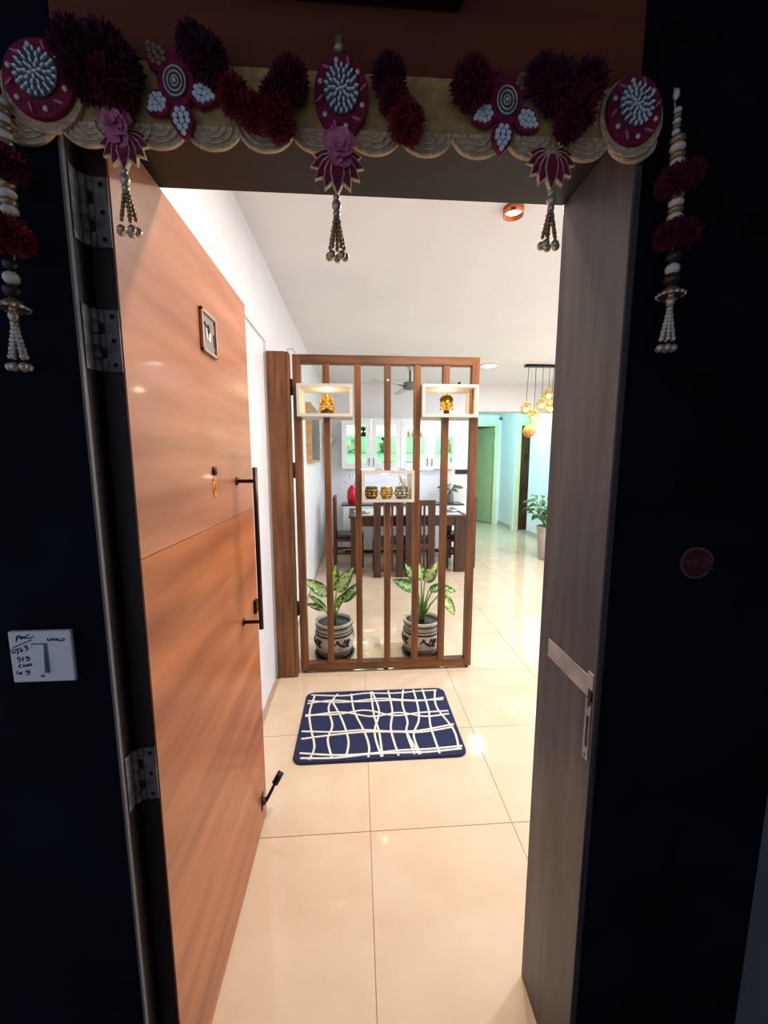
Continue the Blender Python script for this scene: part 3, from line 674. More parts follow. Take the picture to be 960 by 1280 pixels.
for k in range(14):
    a_ = 2 * PI * k / 14 + .2; r_ = random.uniform(.08, .2); top = Vector((1.55 + r_ * math.cos(a_), 6.52 + r_ * .6 * math.sin(a_), vz + random.uniform(.2, .36)))
    b_ = Vector((1.56, 6.52, vz + .17))
    MB().tube([b_, (b_ + top) / 2 + Vector((0, 0, .05)), top], .004, 5).build('stem', 'foliage_grey', v)
    m_ = leaf_mesh((b_ + top) / 2 + Vector((0, 0, .05)), top + Vector((.05 * math.cos(a_), 0, -.02)), .06).build('leaf', 'foliage_grey', v, recalc=False)
# wall cabinets with glass doors
CX0, CX1, CZ0, CZ1, CY = -.255, 1.655, 1.405, 2.215, 6.42
cb = thing('wall_cabinet', (.7, 6.6, CZ0), 'white wall cabinet with four glass doors lit green inside', 'cabinet')
t_ = .02
MB().box(CX0, CX1, CY + .02, 6.79, CZ0, CZ0 + t_).box(CX0, CX1, CY + .02, 6.79, CZ1 - t_, CZ1).box(CX0, CX0 + t_, CY + .02, 6.79, CZ0 + t_, CZ1 - t_).box(CX1 - t_, CX1, CY + .02, 6.79, CZ0 + t_, CZ1 - t_).box((CX0 + CX1) / 2 - .01, (CX0 + CX1) / 2 + .01, CY + .02, 6.77, CZ0 + t_, CZ1 - t_).build('carcass', 'white_lacquer', cb)
MB().box(CX0 + t_, CX1 - t_, 6.77, 6.789, CZ0 + t_, CZ1 - t_).build('back_panel', 'cab_inner', cb)
dw = (CX1 - CX0) / 4
for k in range(4):
    a_ = CX0 + dw * k + .002; b_ = a_ + dw - .004; fw = .085
    d = MB().box(a_, a_ + fw, CY, CY + .018, CZ0, CZ1, .002).box(b_ - fw, b_, CY, CY + .018, CZ0, CZ1, .002).box(a_ + fw, b_ - fw, CY, CY + .018, CZ1 - .11, CZ1, .002).box(a_ + fw, b_ - fw, CY, CY + .018, CZ0, CZ0 + .10, .002)
    d = d.build('door', 'white_lacquer', cb)
    MB().box(a_ + fw, b_ - fw, CY + .007, CY + .011, CZ0 + .10, CZ1 - .11).build('pane', 'cab_glass', d)
    hx = b_ - .035 if k % 2 == 0 else a_ + .035
    MB().tube([(hx, CY, CZ0 + .05), (hx, CY - .025, CZ0 + .06), (hx, CY - .028, CZ0 + .11), (hx, CY - .025, CZ0 + .16), (hx, CY, CZ0 + .17)], .006, 8).build('handle', 'dark_metal', d)
for zz in (1.665, 1.925):
    for x0, x1 in ((CX0 + t_, .69), (.71, CX1 - t_)): MB().box(x0, x1, CY + .06, 6.77, zz, zz + .010).build('shelf', 'shelf_glass', cb)
for xm in (.21, 1.18):
    MB().box(xm - .4, xm + .4, CY + .05, CY + .065, CZ1 - t_ - .012, CZ1 - t_).build('led_strip', 'led_green', cb)
    area('cabinet_lamp', (xm, CY + .17, CZ1 - t_ - .016), 7.5, (.68, 1.0, .77), .8, shape='RECTANGLE', sy=.05, parent=cb)
    area('cabinet_lamp', (xm, CY + .17, 1.66), 2.4, (.68, 1.0, .77), .8, shape='RECTANGLE', sy=.05, parent=cb)
MB().box(.0, .28, CY + .1, CY + .12, CZ0 - .012, CZ0).box(.42, .66, CY + .1, CY + .12, CZ0 - .012, CZ0).box(.80, 1.25, CY + .1, CY + .12, CZ0 - .012, CZ0).build('under_strip', 'led_soft', cb)
area('under_lamp', (.7, CY + .2, CZ0 - .02), 2.4, (.62, .80, 1.0), 1.7, shape='RECTANGLE', sy=.05, parent=cb)
mat('bottle_amber', (150, 90, 40), .2); mat('bottle_clear', (220, 232, 214), .15); mat('bottle_red', (150, 40, 34), .3)
def bottle(x, y, z, h, r, m, label, g='bottles in the wall cabinet'):
    o = MB().lathe([(r * .9, 0), (r, h * .05), (r, h * .55), (r * .8, h * .68), (r * .34, h * .78), (r * .32, h * .95), (r * .42, h * .96), (r * .42, h), (0, h)], (x, y, z), 14).build('bottle', m)
    tag(o, label, 'bottle', g)
z1, z2, z0 = 1.936, 1.676, 1.426
for k, x in enumerate((.79, .86, .93, 1.00, 1.07)):
    bottle(x, 6.66, z1, .12 + .015 * (k % 2), .026, ('bottle_amber', 'bottle_red')[k % 2], ('amber', 'red', 'amber', 'red', 'amber')[k] + ' small bottle, %s on the top shelf behind the third cabinet door' % ('leftmost', 'second', 'third from left', 'fourth', 'rightmost')[k])
bottle(1.31, 6.66, z2, .2, .035, 'bottle_clear', 'clear bottle left on the middle shelf behind the fourth cabinet door')
bottle(1.41, 6.66, z2, .2, .03, 'bottle_clear', 'clear bottle in the middle of the middle shelf behind the fourth cabinet door')
bottle(1.55, 6.66, z2, .22, .038, 'bottle_amber', 'amber bottle right on the middle shelf behind the fourth cabinet door')
fg = thing('black_ornament', (.10, 6.62, z1), 'black ball shaped ornament on the top shelf behind the first cabinet door', 'ornament')
MB().ball((.10, 6.62, z1 + .135), .05, 14).build('ball', 'black_gloss', fg)
MB().box(.04, .16, 6.58, 6.66, z1, z1 + .07, .01).build('base', 'black_gloss', fg)
MB().lathe([(.02, .065), (.015, .09)], (.10, 6.62, z1), 10).build('stem', 'black_gloss', fg)
dp = thing('display_plate', (-.06, 6.68, z2), 'pale plate leaning on a stand behind the first cabinet door', 'plate')
MB().lathe([(0, 0), (.10, .004), (.115, -.012), (.118, -.008), (.10, .012), (0, .008)], (-.06, 6.70, z2 + .118), 24, 'Y').build('plate', 'plate_white', dp)
MB().tube([(-.13, 6.62, z2 + .004), (-.06, 6.64, z2 + .05), (.06, 6.66, z2 + .10)], .008, 8).build('stand', 'black_gloss', dp)
fg = thing('dark_bust', (.42, 6.64, z2), 'dark bust figurine standing tall behind the second cabinet door', 'figurine')
MB().lathe([(.05, 0), (.05, .03), (.03, .05), (.055, .10), (.05, .15), (.02, .17), (.018, .19)], (.42, 6.64, z2), 16).build('body', 'grey_vase', fg)
MB().ball((.42, 6.64, z2 + .218), .03, 12, (.9, 1, 1.2)).build('head', 'black_gloss', fg)
for x, lb in ((.50, 'wide grey dish on the bottom of the cabinet behind the second door'), (.84, 'grey dish on the bottom of the cabinet behind the third door'), (.03, 'cream dish on the bottom of the cabinet behind the first door')):
    tag(MB().lathe([(.05, 0), (.09, .05), (.10, .10), (.095, .10), (.08, .05), (0, .015)], (x, 6.62, z0), 18).build('serving_dish', 'niche_white' if x < .1 else 'grey_vase'), lb, 'dish', 'dishes in the wall cabinet')
tag(MB().tube([(1.40, 6.62, z0 + .012), (1.56, 6.62, z0 + .012), (1.585, 6.62, z0 + .17)], .012, 8).build('dark_stand', 'dark_metal'), 'dark angled metal stand behind the fourth cabinet door', 'stand')
# switch board, sconce, mirror
sw = thing('switch_board', (1.83, 6.795, 1.305), 'dark switch board on the back wall beside the cabinet', 'switch')
MB().box(1.70, 1.95, 6.785, 6.799, 1.305, 1.385, .003).build('plate', 'switch_black', sw)
for k in range(5): MB().box(1.715 + .046 * k, 1.752 + .046 * k, 6.780, 6.786, 1.32, 1.37, .002).build('rocker', 'black_gloss', sw)
sc = thing('wall_sconce', (-.465, 6.79, 1.80), 'white conical uplight on the back wall in the corner', 'wall lamp')
MB().lathe([(.02, 0), (.05, .03), (.105, .11), (.098, .11), (.045, .04), (0, .02)], (-.465, 6.68, 1.80), 24).build('shade', 'plastic_white', sc)
MB().box(-.50, -.43, 6.70, 6.799, 1.81, 1.85, .004).build('bracket', 'plastic_white', sc)
mr = thing('wall_mirror', (-.55, 5.1, 1.52), 'deep wooden framed mirror on the left wall', 'mirror')
X0 = XL + .001
MB().box(X0, -.525, 4.60, 4.63, 1.52, 2.2, .002).box(X0, -.525, 5.60, 5.63, 1.52, 2.2, .002).box(X0, -.525, 4.63, 5.60, 2.17, 2.2, .002).box(X0, -.525, 4.63, 5.60, 1.52, 1.55, .002).build('frame', 'light_wood', mr)
MB().box(X0, -.528, 4.63, 5.60, 1.55, 2.17).build('glass', 'mirror_dark', mr)
# ceiling fan
FX, FY = .70, 5.33
fn = thing('ceiling_fan', (FX, FY, CEIL), 'pale ceiling fan hanging over the dining table', 'ceiling fan')
MB().lathe([(.02, -.10), (.045, -.06), (.055, 0)], (FX, FY, CEIL), 18).build('canopy', 'niche_white', fn)
MB().tube([(FX, FY, CEIL - .08), (FX, FY, CEIL - .26)], .011, 10).build('rod', 'dark_metal', fn)
MB().lathe([(.02, -.24), (.09, -.26), (.105, -.30), (.08, -.335), (.03, -.35), (0, -.352)], (FX, FY, CEIL), 24).build('motor', 'grey_vase', fn)
for a0 in (100, 220, 340):
    c_, s_ = math.cos(R(a0)), math.sin(R(a0)); pts = []
    P = lambda u, w: (FX + u * c_ - w * s_, FY + u * s_ + w * c_)
    q = [P(.16, -.045), P(.62, -.06), P(.65, -.03), P(.65, .03), P(.62, .06), P(.16, .045)]
    bl = MB().prism(q, CEIL - .308, CEIL - .300, 'XY').build('blade', 'niche_white', fn)
    q = [P(.08, -.02), P(.2, -.03), P(.2, .03), P(.08, .02)]
    MB().prism(q, CEIL - .312, CEIL - .304, 'XY').build('blade_iron', 'dark_metal', bl)
# pendant cluster
PY = 5.34
pd = thing('pendant_lamp', (2.45, PY, CEIL), 'cluster of amber glass globes hanging from a dark ceiling bar', 'pendant lamp')
MB().box(2.26, 2.74, PY - .04, PY + .04, CEIL - .03, CEIL - .001, .003).build('ceiling_bar', 'dark_metal', pd)
for gx0, gx1, gz, r in ((2.31, 2.295, 2.242, .082), (2.41, 2.412, 2.136, .080), (2.51, 2.512, 2.297, .078), (2.60, 2.604, 2.425, .080), (2.66, 2.645, 2.25, .078)):
    cd = MB().tube([(gx0, PY, CEIL - .03), (gx1, PY, gz + r + .02)], .0035, 6).build('cord', 'cord', pd)
    gl = MB().ball((gx1, PY, gz), r, 22).build('globe', 'globe_glass', pd)
    MB().lathe([(.016, r - .012), (.018, r + .004), (.008, r + .028)], (gx1, PY, gz), 12).build('cap', 'gold', gl)
    MB().ball((gx1, PY, gz - .012), .030, 12).build('bulb', 'bulb', gl)
    MB().lathe([(.03, .03), (.055, .012), (.058, .008), (.03, .026)], (gx1, PY, gz), 16).build('inner_reflector', 'gold', gl)
    point('pendant_light', (gx1, PY, gz - .05), 1.6, (1, .72, .36), .03, parent=pd)
wb = thing('wooden_pendant', (2.40, 5.44, CEIL), 'round amber wooden ball hanging below the glass globes', 'pendant')
MB().tube([(2.40, 5.44, CEIL), (2.40, 5.44, 2.03)], .0012, 5).build('cord', 'gold_thread', wb)
MB().ball((2.40, 5.44, 1.948), .088, 22).build('ball', 'amber_wood', wb)
# small bell in passage
be = thing('hanging_bell', (3.40, 9.24, 2.49), 'small grey ornament hanging on the passage end wall', 'ornament')
MB().lathe([(.045, 0), (.04, .01), (.028, .04), (.02, .06), (0, .066)], (3.38, 9.25, 2.49), 14).build('bell', 'grey_vase', be)
MB().tube([(3.38, 9.25, 2.55), (3.38, 9.29, 2.598)], .004, 5).build('hook', 'dark_metal', be)
# plant at the right
px, py_ = 2.95, 5.85
pp = thing('corner_plant', (px, py_, 0), 'leafy green plant in a tall beige planter beside the dark door jamb', 'potted plant')
MB().lathe([(.10, 0), (.12, .02), (.15, .40), (.16, .50), (.165, .53), (.15, .53), (.145, .48), (0, .47)], (px, py_, 0), 24).build('pot', 'sofa_fabric', pp)
MB().lathe([(.146, .48), (0, .485)], (px, py_, 0), 20).build('soil', 'soil', pp)
random.seed(11)
for k in range(64):
    a_ = random.uniform(0, 2 * PI); r_ = random.uniform(.03, .22); zz = random.uniform(.60, .95)
    p = Vector((px - .05 + r_ * math.cos(a_), py_ + r_ * math.sin(a_), zz)); d = Vector((math.cos(a_), math.sin(a_), random.uniform(-.5, .5))).normalized()
    if k % 3 == 0: MB().tube([(px, py_, .48), (px + (p.x - px) * .4, py_ + (p.y - py_) * .4, .6), p], .005, 5).build('stem', 'stem_green', pp)
    leaf_mesh(p, p + d * random.uniform(.12, .19), .075, droop=.04, nrm=(.2, -.4, 1)).build('leaf', 'foliage', pp, recalc=False)

# ---------------------------------------------------------------- corridor wall fittings
ls = thing('light_switch', (-.577, .72, 1.146), 'white bell switch box with black handwriting on the dark corridor wall', 'switch')
pz0, pz1, pxa, pxb = 1.147, 1.245, -.629, -.521
pla = MB().box(pxa, pxb, .7105, .7195, pz0, pz1, .003).build('plate', 'plastic_white', ls)
MB().box(-.590, -.563, .7098, .7106, 1.165, 1.222).build('recess', 'grey_vase', ls)
rk = MB(); vs = [(-.588, .7098, 1.167), (-.568, .7098, 1.167), (-.568, .7098, 1.220), (-.588, .7098, 1.220), (-.588, .7035, 1.167), (-.568, .7035, 1.167), (-.568, .7085, 1.220), (-.588, .7085, 1.220)]
rk.add(vs, [(0, 1, 2, 3), (7, 6, 5, 4), (0, 4, 5, 1), (1, 5, 6, 2), (2, 6, 7, 3), (3, 7, 4, 0)]); rk.build('rocker', 'plastic_white', ls)
MB().box(-.580, -.574, .7092, .7106, 1.157, 1.161, .0005).build('indicator', 'red_ceramic', ls)
HW = [[(-.615, 1.226), (-.613, 1.237)], [(-.614, 1.235), (-.609, 1.238), (-.609, 1.234), (-.614, 1.231)], [(-.607, 1.230), (-.605, 1.236), (-.604, 1.232), (-.601, 1.236), (-.600, 1.231)],
      [(-.592, 1.239), (-.597, 1.236), (-.596, 1.232), (-.584, 1.235)], [(-.623, 1.214), (-.606, 1.222), (-.588, 1.229)], [(-.627, 1.209), (-.608, 1.214)],
      [(-.626, 1.206), (-.620, 1.205), (-.619, 1.208)], [(-.6145, 1.212), (-.615, 1.202)], [(-.607, 1.212), (-.610, 1.208), (-.608, 1.207), (-.606, 1.210)],
      [(-.603, 1.217), (-.598, 1.218), (-.601, 1.214), (-.597, 1.214), (-.598, 1.210), (-.601, 1.210)],
      [(-.612, 1.197), (-.616, 1.196), (-.616, 1.193), (-.612, 1.193), (-.613, 1.189), (-.616, 1.188)], [(-.607, 1.197), (-.608, 1.189)], [(-.603, 1.196), (-.597, 1.197), (-.601, 1.194), (-.596, 1.194), (-.598, 1.190), (-.602, 1.190)],
      [(-.611, 1.183), (-.615, 1.181), (-.615, 1.177), (-.611, 1.178)], [(-.608, 1.177), (-.607, 1.182), (-.603, 1.178), (-.601, 1.183)], [(-.598, 1.184), (-.599, 1.178)], [(-.599, 1.181), (-.5945, 1.181)], [(-.594, 1.184), (-.594, 1.179)],
      [(-.5905, 1.181), (-.5905, 1.188), (-.5895, 1.188)], [(-.5905, 1.1845), (-.590, 1.1845)],
      [(-.620, 1.170), (-.620, 1.164)], [(-.613, 1.168), (-.616, 1.166), (-.616, 1.164), (-.613, 1.164), (-.613, 1.168)], [(-.599, 1.1695), (-.6035, 1.1705), (-.6045, 1.1675), (-.5995, 1.1675)], [(-.599, 1.1700), (-.5998, 1.1640), (-.6045, 1.1620)]]
hw = MB()
for s_ in HW: hw.ribbon([(p[0], p[1]) for p in smooth_pts([(a_, b_, 0) for a_, b_ in s_], 4)], .0018, .7098, .7106)
hw.build('handwriting', 'ink', pla)
hw = MB()
for s_ in ([(-.5605, 1.2315), (-.561, 1.227), (-.557, 1.227), (-.556, 1.2305)], [(-.5535, 1.226), (-.553, 1.2305), (-.550, 1.227)], [(-.549, 1.2305), (-.544, 1.2262)], [(-.549, 1.2262), (-.544, 1.2305)], [(-.541, 1.229), (-.543, 1.227), (-.539, 1.2255)], [(-.538, 1.2295), (-.533, 1.229), (-.534, 1.226), (-.539, 1.2255)]):
    hw.ribbon([(p[0], p[1]) for p in smooth_pts([(a_, b_, 0) for a_, b_ in s_], 4)], .0018, .7098, .7106)
hw.build('handwriting', 'ink', pla)
# round red sticker
sk = thing('round_sticker', (.675, .72, 1.314), 'round red sticker with pale rim, colours darkened for dim light, on the black wall', 'sticker')
OE = [(.641, 1.362), (.639, 1.343), (.648, 1.325), (.666, 1.314), (.684, 1.317), (.700, 1.325), (.697, 1.330), (.710, 1.334), (.704, 1.340), (.708, 1.352), (.703, 1.363), (.690, 1.374), (.671, 1.379), (.653, 1.375)]
oe = [(p[0], p[1]) for p in smooth_pts([(a_, b_, 0) for a_, b_ in OE + OE[:1]], 3)][:-1]
MB().prism(oe, .7175, .7199).build('rim', 'sticker_rim_dimmed', sk)
dk = MB().prism([(.673 + (a_ - .673) * .86, 1.346 + (b_ - 1.346) * .86) for a_, b_ in oe], .7168, .7176).build('disc', 'sticker_red_dimmed', sk)
lt = MB()
for s_ in ([(.646, 1.352), (.676, 1.354)], [(.659, 1.353), (.661, 1.344)], [(.650, 1.351), (.655, 1.346), (.650, 1.342)], [(.655, 1.346), (.661, 1.346)], [(.667, 1.353), (.667, 1.341)], [(.673, 1.353), (.674, 1.340)], [(.667, 1.345), (.673, 1.347)],
           [(.684, 1.352), (.692, 1.356), (.696, 1.351), (.689, 1.347), (.697, 1.344), (.692, 1.338), (.685, 1.340)], [(.680, 1.340), (.677, 1.336)], [(.697, 1.357), (.701, 1.346)]):
    lt.ribbon([(p[0], p[1]) for p in smooth_pts([(a_, b_, 0) for a_, b_ in s_], 3)], .0018, .7162, .7170)
lt.build('lettering', 'sticker_rim_dimmed', dk)
nb = thing('black_box', (0, .68, 2.252), 'flat black box mounted on the header above the door', 'box')
MB().box(-.178, .168, .66, .711, 2.252, 2.40, .004).build('body', 'black_gloss', nb)
MB().box(-.165, .155, .656, .661, 2.262, 2.39, .003).build('front_panel', 'dark_metal', nb)

# ---------------------------------------------------------------- toran over the door
to = thing('door_toran', (0, .705, 2.03), 'embroidered festive door hanging with pompoms, mirrors and tassels above the door', 'door hanging')
BY = .7045
def zt(x): return 2.166 + .006 * x          # top line of the band
def zb(x): return 2.069 + .020 * x          # line where the scallops start
bd = MB(); xs = [-.50 + .0408 * k for k in range(25)]
ol = [(x, zt(x) - .012) for x in xs] + [(x, zb(x)) for x in xs[::-1]]
bd.prism(ol, BY, BY + .006).build('band', 'band_cloth', to)
bd2 = MB().ribbon([(x, zb(x)) for x in xs], .006, BY - .002, BY + .003); bd2.build('braid', 'gold_thread', to)
SX = [-.498, -.408, -.356, -.304, -.222, -.140, -.057, .031, .115, .200, .290, .382, .463]
for x in SX:
    r = .044; dy = .0006 * (SX.index(x) % 2)
    o = [(x + r * math.cos(PI + PI * k / 18), zb(x) + .004 + .80 * r * math.sin(PI + PI * k / 18)) for k in range(19)]
    s_ = MB().prism(o, BY - .001 + dy, BY + .003 + dy).build('scallop', 'gold_cloth', to)
    for j, f in enumerate((.95, .72, .48, .26)):
        tb_ = MB().tube([(x + f * r * math.cos(PI + PI * k / 14), BY - .002 + dy, zb(x) + .004 + .80 * f * r * math.sin(PI + PI * k / 14)) for k in range(15)], .0019 if j else .0026, 5)
        tb_.build('stitched_ring', 'gold_thread', s_)
pom_mesh = {}
def pompom_data(m, seed):
    key = (m, seed)
    if key in pom_mesh: return pom_mesh[key]
    rnd = random.Random(seed); mb = MB(); mb.ball((0, 0, 0), .55, 10)
    for k in range(420):
        z = 1 - 2 * (k + .5) / 420; a_ = k * 2.39996 + rnd.uniform(-.1, .1); q = math.sqrt(1 - z * z)
        d = Vector((q * math.cos(a_), q * math.sin(a_), z)); d = (d + Vector((rnd.uniform(-.12, .12), rnd.uniform(-.12, .12), rnd.uniform(-.12, .12)))).normalized()
        u = d.orthogonal().normalized(); w = d.cross(u); ph = rnd.uniform(0, 6.28); t_ = u * math.cos(ph) + w * math.sin(ph)
        L = rnd.uniform(.85, 1.08); b0 = d * .4
        mb.add([b0 - t_ * .05, b0 + t_ * .05, d * L * .82 + t_ * .075, d * L, d * L * .82 - t_ * .075], [(0, 1, 2, 3, 4)])
    o = mb.build('pompom', m, None, origin=(0, 0, 0), recalc=False); me = o.data; WL.pop(o.name, None); bpy.data.objects.remove(o)
    pom_mesh[key] = me; return me
def pompom(x, y, z, r, m, parent, seed=0, name='pompom'):
    o = link(name, pompom_data(m, seed % 3), (x, y, z), parent, (random.uniform(0, 6), random.uniform(0, 6), random.uniform(0, 6)))
    o.scale = (r, r, r); return o
POM = [(-.398, 2.136, .036, 'pom_purple'), (-.388, 2.104, .036, 'pom_purple'), (-.352, 2.092, .036, 'pom_maroon'), (-.356, 2.132, .036, 'pom_purple'), (-.335, 2.114, .030, 'pom_purple'), (-.216, 2.134, .033, 'pom_purple'), (-.234, 2.152, .026, 'pom_purple'),
       (-.178, 2.086, .028, 'pom_red'), (-.154, 2.068, .027, 'pom_red'), (-.116, 2.060, .030, 'pom_red'), (-.096, 2.112, .031, 'pom_maroon'), (-.118, 2.090, .026, 'pom_maroon'), (.052, 2.126, .029, 'pom_purple'), (.060, 2.096, .026, 'pom_maroon'), (.080, 2.066, .031, 'pom_red'),
       (.180, 2.124, .034, 'pom_maroon'), (.314, 2.128, .036, 'pom_purple'), (.350, 2.100, .036, 'pom_maroon'), (.362, 2.132, .034, 'pom_purple'), (.338, 2.074, .025, 'pom_maroon'), (.290, 2.142, .027, 'pom_purple')]
for i, (x, z, r, m) in enumerate(POM): pompom(x, .674, z, r, m, to, i)
def ell(cx, cz, rx, rz, n=32): return [(cx + rx * math.cos(2 * PI * k / n), cz + rz * math.sin(2 * PI * k / n)) for k in range(n)]
def tear(cx, cz, ang, L, w):
    c_, s_ = math.cos(ang), math.sin(ang); out = []
    for u, v in ((-.5, 0), (-.25, .42), (.1, .5), (.4, .3), (.5, 0), (.4, -.3), (.1, -.5), (-.25, -.42)):
        a_, b_ = u * L, v * w; out.append((cx + a_ * c_ - b_ * s_, cz + a_ * s_ + b_ * c_))
    return out
def medallion(cx, cz, rx, rz, back=True):
    if back:
        n = 40; o = [(cx + rx * (1.17 + .03 * math.sin(k * PI)) * math.cos(2 * PI * k / n), cz - .006 + rz * 1.17 * math.sin(2 * PI * k / n)) for k in range(n)]
        ba = MB().prism(o, .699, .703).build('medallion_backing', 'gold_cloth', to)
        MB().tube([(cx + rx * 1.14 * math.cos(2 * PI * k / 40), .6985, cz - .006 + rz * 1.14 * math.sin(2 * PI * k / 40)) for k in range(41)], .002, 5).build('braid', 'gold_thread', ba)
    md = MB().prism(ell(cx, cz, rx, rz), .690, .699).build('medallion', 'maroon', to)
    g_ = MB().prism(ell(cx, cz + .004, rx * .62, rz * .62), .686, .691).build('mirror_ground', 'chip_ground', md)
    ch_ = MB()
    for j, n in enumerate((1, 6, 10, 14, 18)):
        rr = [0, .145, .28, .42, .55][j]
        for k in range(n):
            a_ = 2 * PI * k / n + j * .3
            ch_.prism(tear(cx + rr * rx * math.cos(a_), cz + .004 + rr * rz * math.sin(a_), math.atan2(rz * math.sin(a_), rx * math.cos(a_)), 0.0074, .0035), .683, .6865)
    tag(ch_.build('mirror_chips', 'silver_chip', md), kind='stuff')
    for k in range(12):
        a_ = 2 * PI * k / 12 + .2; f = .81
        if k % 2: MB().lathe([(.0042, .6895), (.0035, .687), (0, .686)], (cx + f * rx * math.cos(a_), 0, cz + f * rz * math.sin(a_)), 10, 'Y').build('bead', 'pearl', md)
        else: MB().prism(tear(cx + f * rx * math.cos(a_), cz + f * rz * math.sin(a_), a_ + .6, .015, .0036), .687, .6905).build('bugle_bead', 'rose_pink', md)
medallion(-.466, 2.109, .050, .052); medallion(-.020, 2.112, .042, .056, False); medallion(.456, 2.116, .046, .050)
mb_ = MB().lathe([(0, .0), (.010, .004), (.006, .014), (.008, .02), (0, .026)], (-.022, .693, 2.168), 12).build('finial', 'bead_gold', to)
def petal_out(cx, cz, ang, L, w):
    c_, s_ = math.cos(ang), math.sin(ang); out = []
    for u, v in ((0, .24), (.22, .44), (.46, .5), (.74, .31), (1, 0), (.74, -.31), (.46, -.5), (.22, -.44), (0, -.24)):
        a_, b_ = u * L, v * w; out.append((cx + a_ * c_ - b_ * s_, cz + a_ * s_ + b_ * c_))
    return out
def mirror_flower(cx, cz, petals):
    f = MB().prism(ell(cx, cz, .027, .032, 24), .688, .697).build('mirror_flower', 'maroon', to)
    c_ = MB().prism(ell(cx, cz, .0175, .022, 24), .685, .689).build('coil_centre', 'chip_ground', f)
    cc = MB()
    for q_ in (.3, .6, .9): cc.tube([(cx + .0175 * q_ * math.cos(2 * PI * k / 20), .6846, cz + .022 * q_ * math.sin(2 * PI * k / 20)) for k in range(21)], .0011, 5)
    cc.build('coils', 'pearl', f)
    MB().ball((cx, .684, cz), .003, 8).build('bead', 'silver_chip', f)
    for an, L, m in petals:
        an = R(an); bx_, bz_ = cx + .020 * math.cos(an), cz + .024 * math.sin(an)
        L *= 1.12; p = MB().prism(petal_out(bx_, bz_, an, L, .036), .690, .697).build('petal', 'maroon', f)
        ch_ = MB(); c2, s2 = math.cos(an), math.sin(an)
        for i in range(5):
            u = .22 + .15 * i; hw_ = (.40 - abs(u - .45) * .55) * .036
            nn = (2, 3, 3, 2, 1)[i]
            for k in range(nn):
                v_ = (k - (nn - 1) / 2) * .0088 * (1 if nn > 1 else 0)
                ch_.prism(tear(bx_ + u * L * c2 - v_ * s2, bz_ + u * L * s2 + v_ * c2, an + .3, .0082, .0078), .687, .6905)
        tag(ch_.build('mirror_chips', m, f), kind='stuff')
mirror_flower(-.268, 2.112, [(-140, .034, 'silver_chip'), (-15, .038, 'silver_chip'), (-83, .046, 'silver_chip'), (128, .042, 'bead_gold'), (75, .040, 'maroon')])
mirror_flower(.241, 2.114, [(-155, .036, 'silver_chip'), (-30, .040, 'silver_chip'), (-95, .046, 'silver_chip'), (45, .036, 'bead_gold'), (125, .034, 'maroon')])
def lotus(cx, cz, s=1.0):
    angs = [-184, -160, -136, -113, -90, -67, -44, -20, 4]; Ls = [.036, .042, .046, .049, .053, .049, .046, .042, .036]
    dep = [.6945 - .0016 * (4 - abs(i - 4)) - (.0004 if i > 4 else 0) for i in range(9)]
    l = MB()
    for i in range(9): l.prism(petal_out(cx, cz, R(angs[i]), Ls[i] * s, .0215 * s), dep[i], .697)
    l = l.build('lotus', 'gold_thread', to)
    for i in range(9):
        a_ = R(angs[i]); MB().prism(petal_out(cx + .003 * math.cos(a_), cz + .003 * math.sin(a_), a_, (Ls[i] - .0055) * s, .0172 * s), dep[i] - .0006, dep[i] + .0004).build('petal', 'maroon', l)
lotus(-.352, 2.040, .95); lotus(-.028, 2.026, 1.08); lotus(.321, 2.046, 1.05)
def rose(cx, cz, r):
    ro = MB(); rnd = random.Random(int(abs(cx) * 1000))
    for k in range(11):
        a_ = k * 2.4; rr = r * (.15 + .07 * k * .9); c_ = Vector((cx + rr * .7 * math.cos(a_), .676 + .0008 * k, cz + rr * .9 * math.sin(a_)))
        n_ = 8; pts = [c_ + Vector((r * .46 * math.cos(2 * PI * j / n_) , rnd.uniform(-.006, .006), r * .52 * math.sin(2 * PI * j / n_))) for j in range(n_)]
        ro.add([c_ + Vector((0, .004, 0))] + pts, [(0, j + 1, (j + 1) % n_ + 1) for j in range(n_)], True)
    return ro.build('fabric_rose', 'rose_pink', to, recalc=False)
rose(-.358, 2.050, .027); rose(-.024, 2.036, .029)
def tassel(x, z, h, parent, y=.686, n=5, spread=.011, big='pearl', small='bead_gold'):
    t0 = MB().ball((x, y, z - .006), .0055, 10).ball((x, y, z - .017), .0075, 12, (1, 1, 1.25)).ball((x, y, z - .029), .006, 10).build('tassel', 'bead_end', parent)
    for k in range(n):
        a_ = 2 * PI * k / n + .3; s_ = MB(); m_ = int((h - .045) / .0062)
        for j in range(m_):
            f = j / m_; s_.ball((x + spread * (.25 + .9 * f) * math.cos(a_), y + .5 * spread * (.25 + .9 * f) * math.sin(a_), z - .035 - j * .0062), .0034 + .0005 * (j % 2), 6)
        s_.build('bead_strand', small, t0)
        MB().ball((x + spread * 1.2 * math.cos(a_), y + .5 * spread * 1.2 * math.sin(a_), z - h + .004), .0066, 10).build('end_bead', 'bead_end', t0)
tassel(-.351, 1.992, .094, to); tassel(-.030, 1.968, .096, to); tassel(.321, 1.990, .090, to)

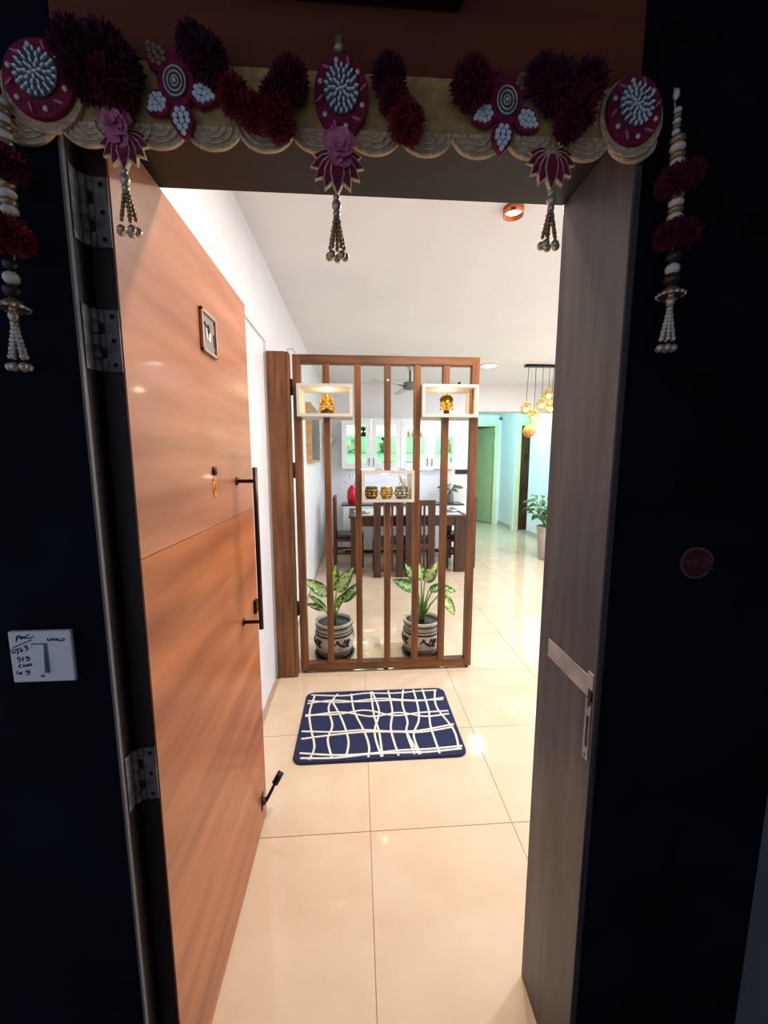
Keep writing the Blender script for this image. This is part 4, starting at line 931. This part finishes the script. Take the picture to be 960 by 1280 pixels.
# side garlands
def garland(label, pts, poms):
    x0_, z0_ = pts[0][0], pts[0][1]
    t = thing('bead_garland', (x0_, .69, pts[-1][1]), label, 'garland', 'bead garlands beside the door')
    MB().tube([(p[0], .690, p[1]) for p in pts], .0012, 5).build('string', 'gold_thread', t)
    return t
GR = [(.520, 2.150), (.525, 2.114), (.530, 2.060), (.535, 2.010), (.539, 1.944), (.543, 1.873), (.541, 1.820), (.541, 1.79)]
def bead(t, x, z, r, m, flat=.62): MB().ball((x, .686, z), r, 14, (1, 1, flat)).build('bead', m, t)
t = garland('bead garland with maroon pompoms hanging right of the door', GR, None)
bead(t, .521, 2.138, .005, 'pearl', 1.7)
for k, z in enumerate((2.115, 2.107, 2.099, 2.091, 2.083)): bead(t, .526, z, .0062, 'bead_gold' if k % 2 else 'pearl', .7)
for k, z in enumerate((2.072, 2.060, 2.048, 2.037)): bead(t, .530 + .001 * k, z, .0118, 'bead_gold' if k % 2 == 0 else 'pearl')
for dx, dz in ((-.016, -.006), (.012, .006), (-.004, .0)): pompom(.537 + dx, .680, 2.010 + dz, .026, 'pom_maroon', t, 1)
for k, z in enumerate((1.988, 1.977, 1.966, 1.955)): bead(t, .537, z, .0118, 'bead_gold' if k % 2 == 0 else 'pearl')
for dx, dz in ((-.018, -.002), (.014, .003), (-.002, .005)): pompom(.541 + dx, .680, 1.925 + dz, .024, 'pom_maroon', t, 2)
bead(t, .541, 1.893, .013, 'bead_dark', .8); bead(t, .541, 1.874, .0115, 'pearl', .85); bead(t, .541, 1.857, .014, 'bead_dark', .8)
def bell_cap(t, x, z):
    c = MB().lathe([(.004, .016), (.012, .010), (.021, 0), (.018, -.002), (.004, .008)], (x, .686, z), 16).build('bell_cap', 'bead_gold', t)
    s_ = MB()
    for k in range(14): a_ = 2 * PI * k / 14; s_.ball((x + .0205 * math.cos(a_), .686 + .0205 * math.sin(a_), z), .0026, 6)
    s_.build('rim_beads', 'pearl', c)
bell_cap(t, .542, 1.832)
tassel(.541, 1.838, .098, t, .684, 6, .011, 'pearl', 'pearl')
GL = [(-.517, 2.085), (-.517, 2.02), (-.520, 1.95), (-.526, 1.87), (-.532, 1.80), (-.532, 1.75)]
t = garland('bead garland with red pompoms hanging left of the door at the picture edge', GL, None)
for k, z in enumerate((2.072, 2.060, 2.049, 2.038, 2.027, 2.016)): bead(t, -.518, z, .0105, 'pearl' if k % 2 == 0 else 'bead_gold')
for dx, dz in ((-.012, .004), (.010, -.004), (.0, .006)): pompom(-.520 + dx, .680, 1.985 + dz, .025, 'pom_maroon', t, 1)
for k, z in enumerate((1.960, 1.948, 1.936, 1.925)): bead(t, -.523, z, .0118, 'bead_gold' if k % 2 == 0 else 'pearl')
for dx, dz in ((-.014, .0), (.012, -.006), (.002, .004)): pompom(-.524 + dx, .680, 1.888 + dz, .026, 'pom_red', t, 2)
bead(t, -.531, 1.848, .011, 'bead_dark', .8); bead(t, -.532, 1.829, .0115, 'pearl', .85); bead(t, -.533, 1.810, .013, 'bead_dark', .8)
bell_cap(t, -.534, 1.785); tassel(-.534, 1.790, .098, t, .684, 6, .011, 'pearl', 'pearl')
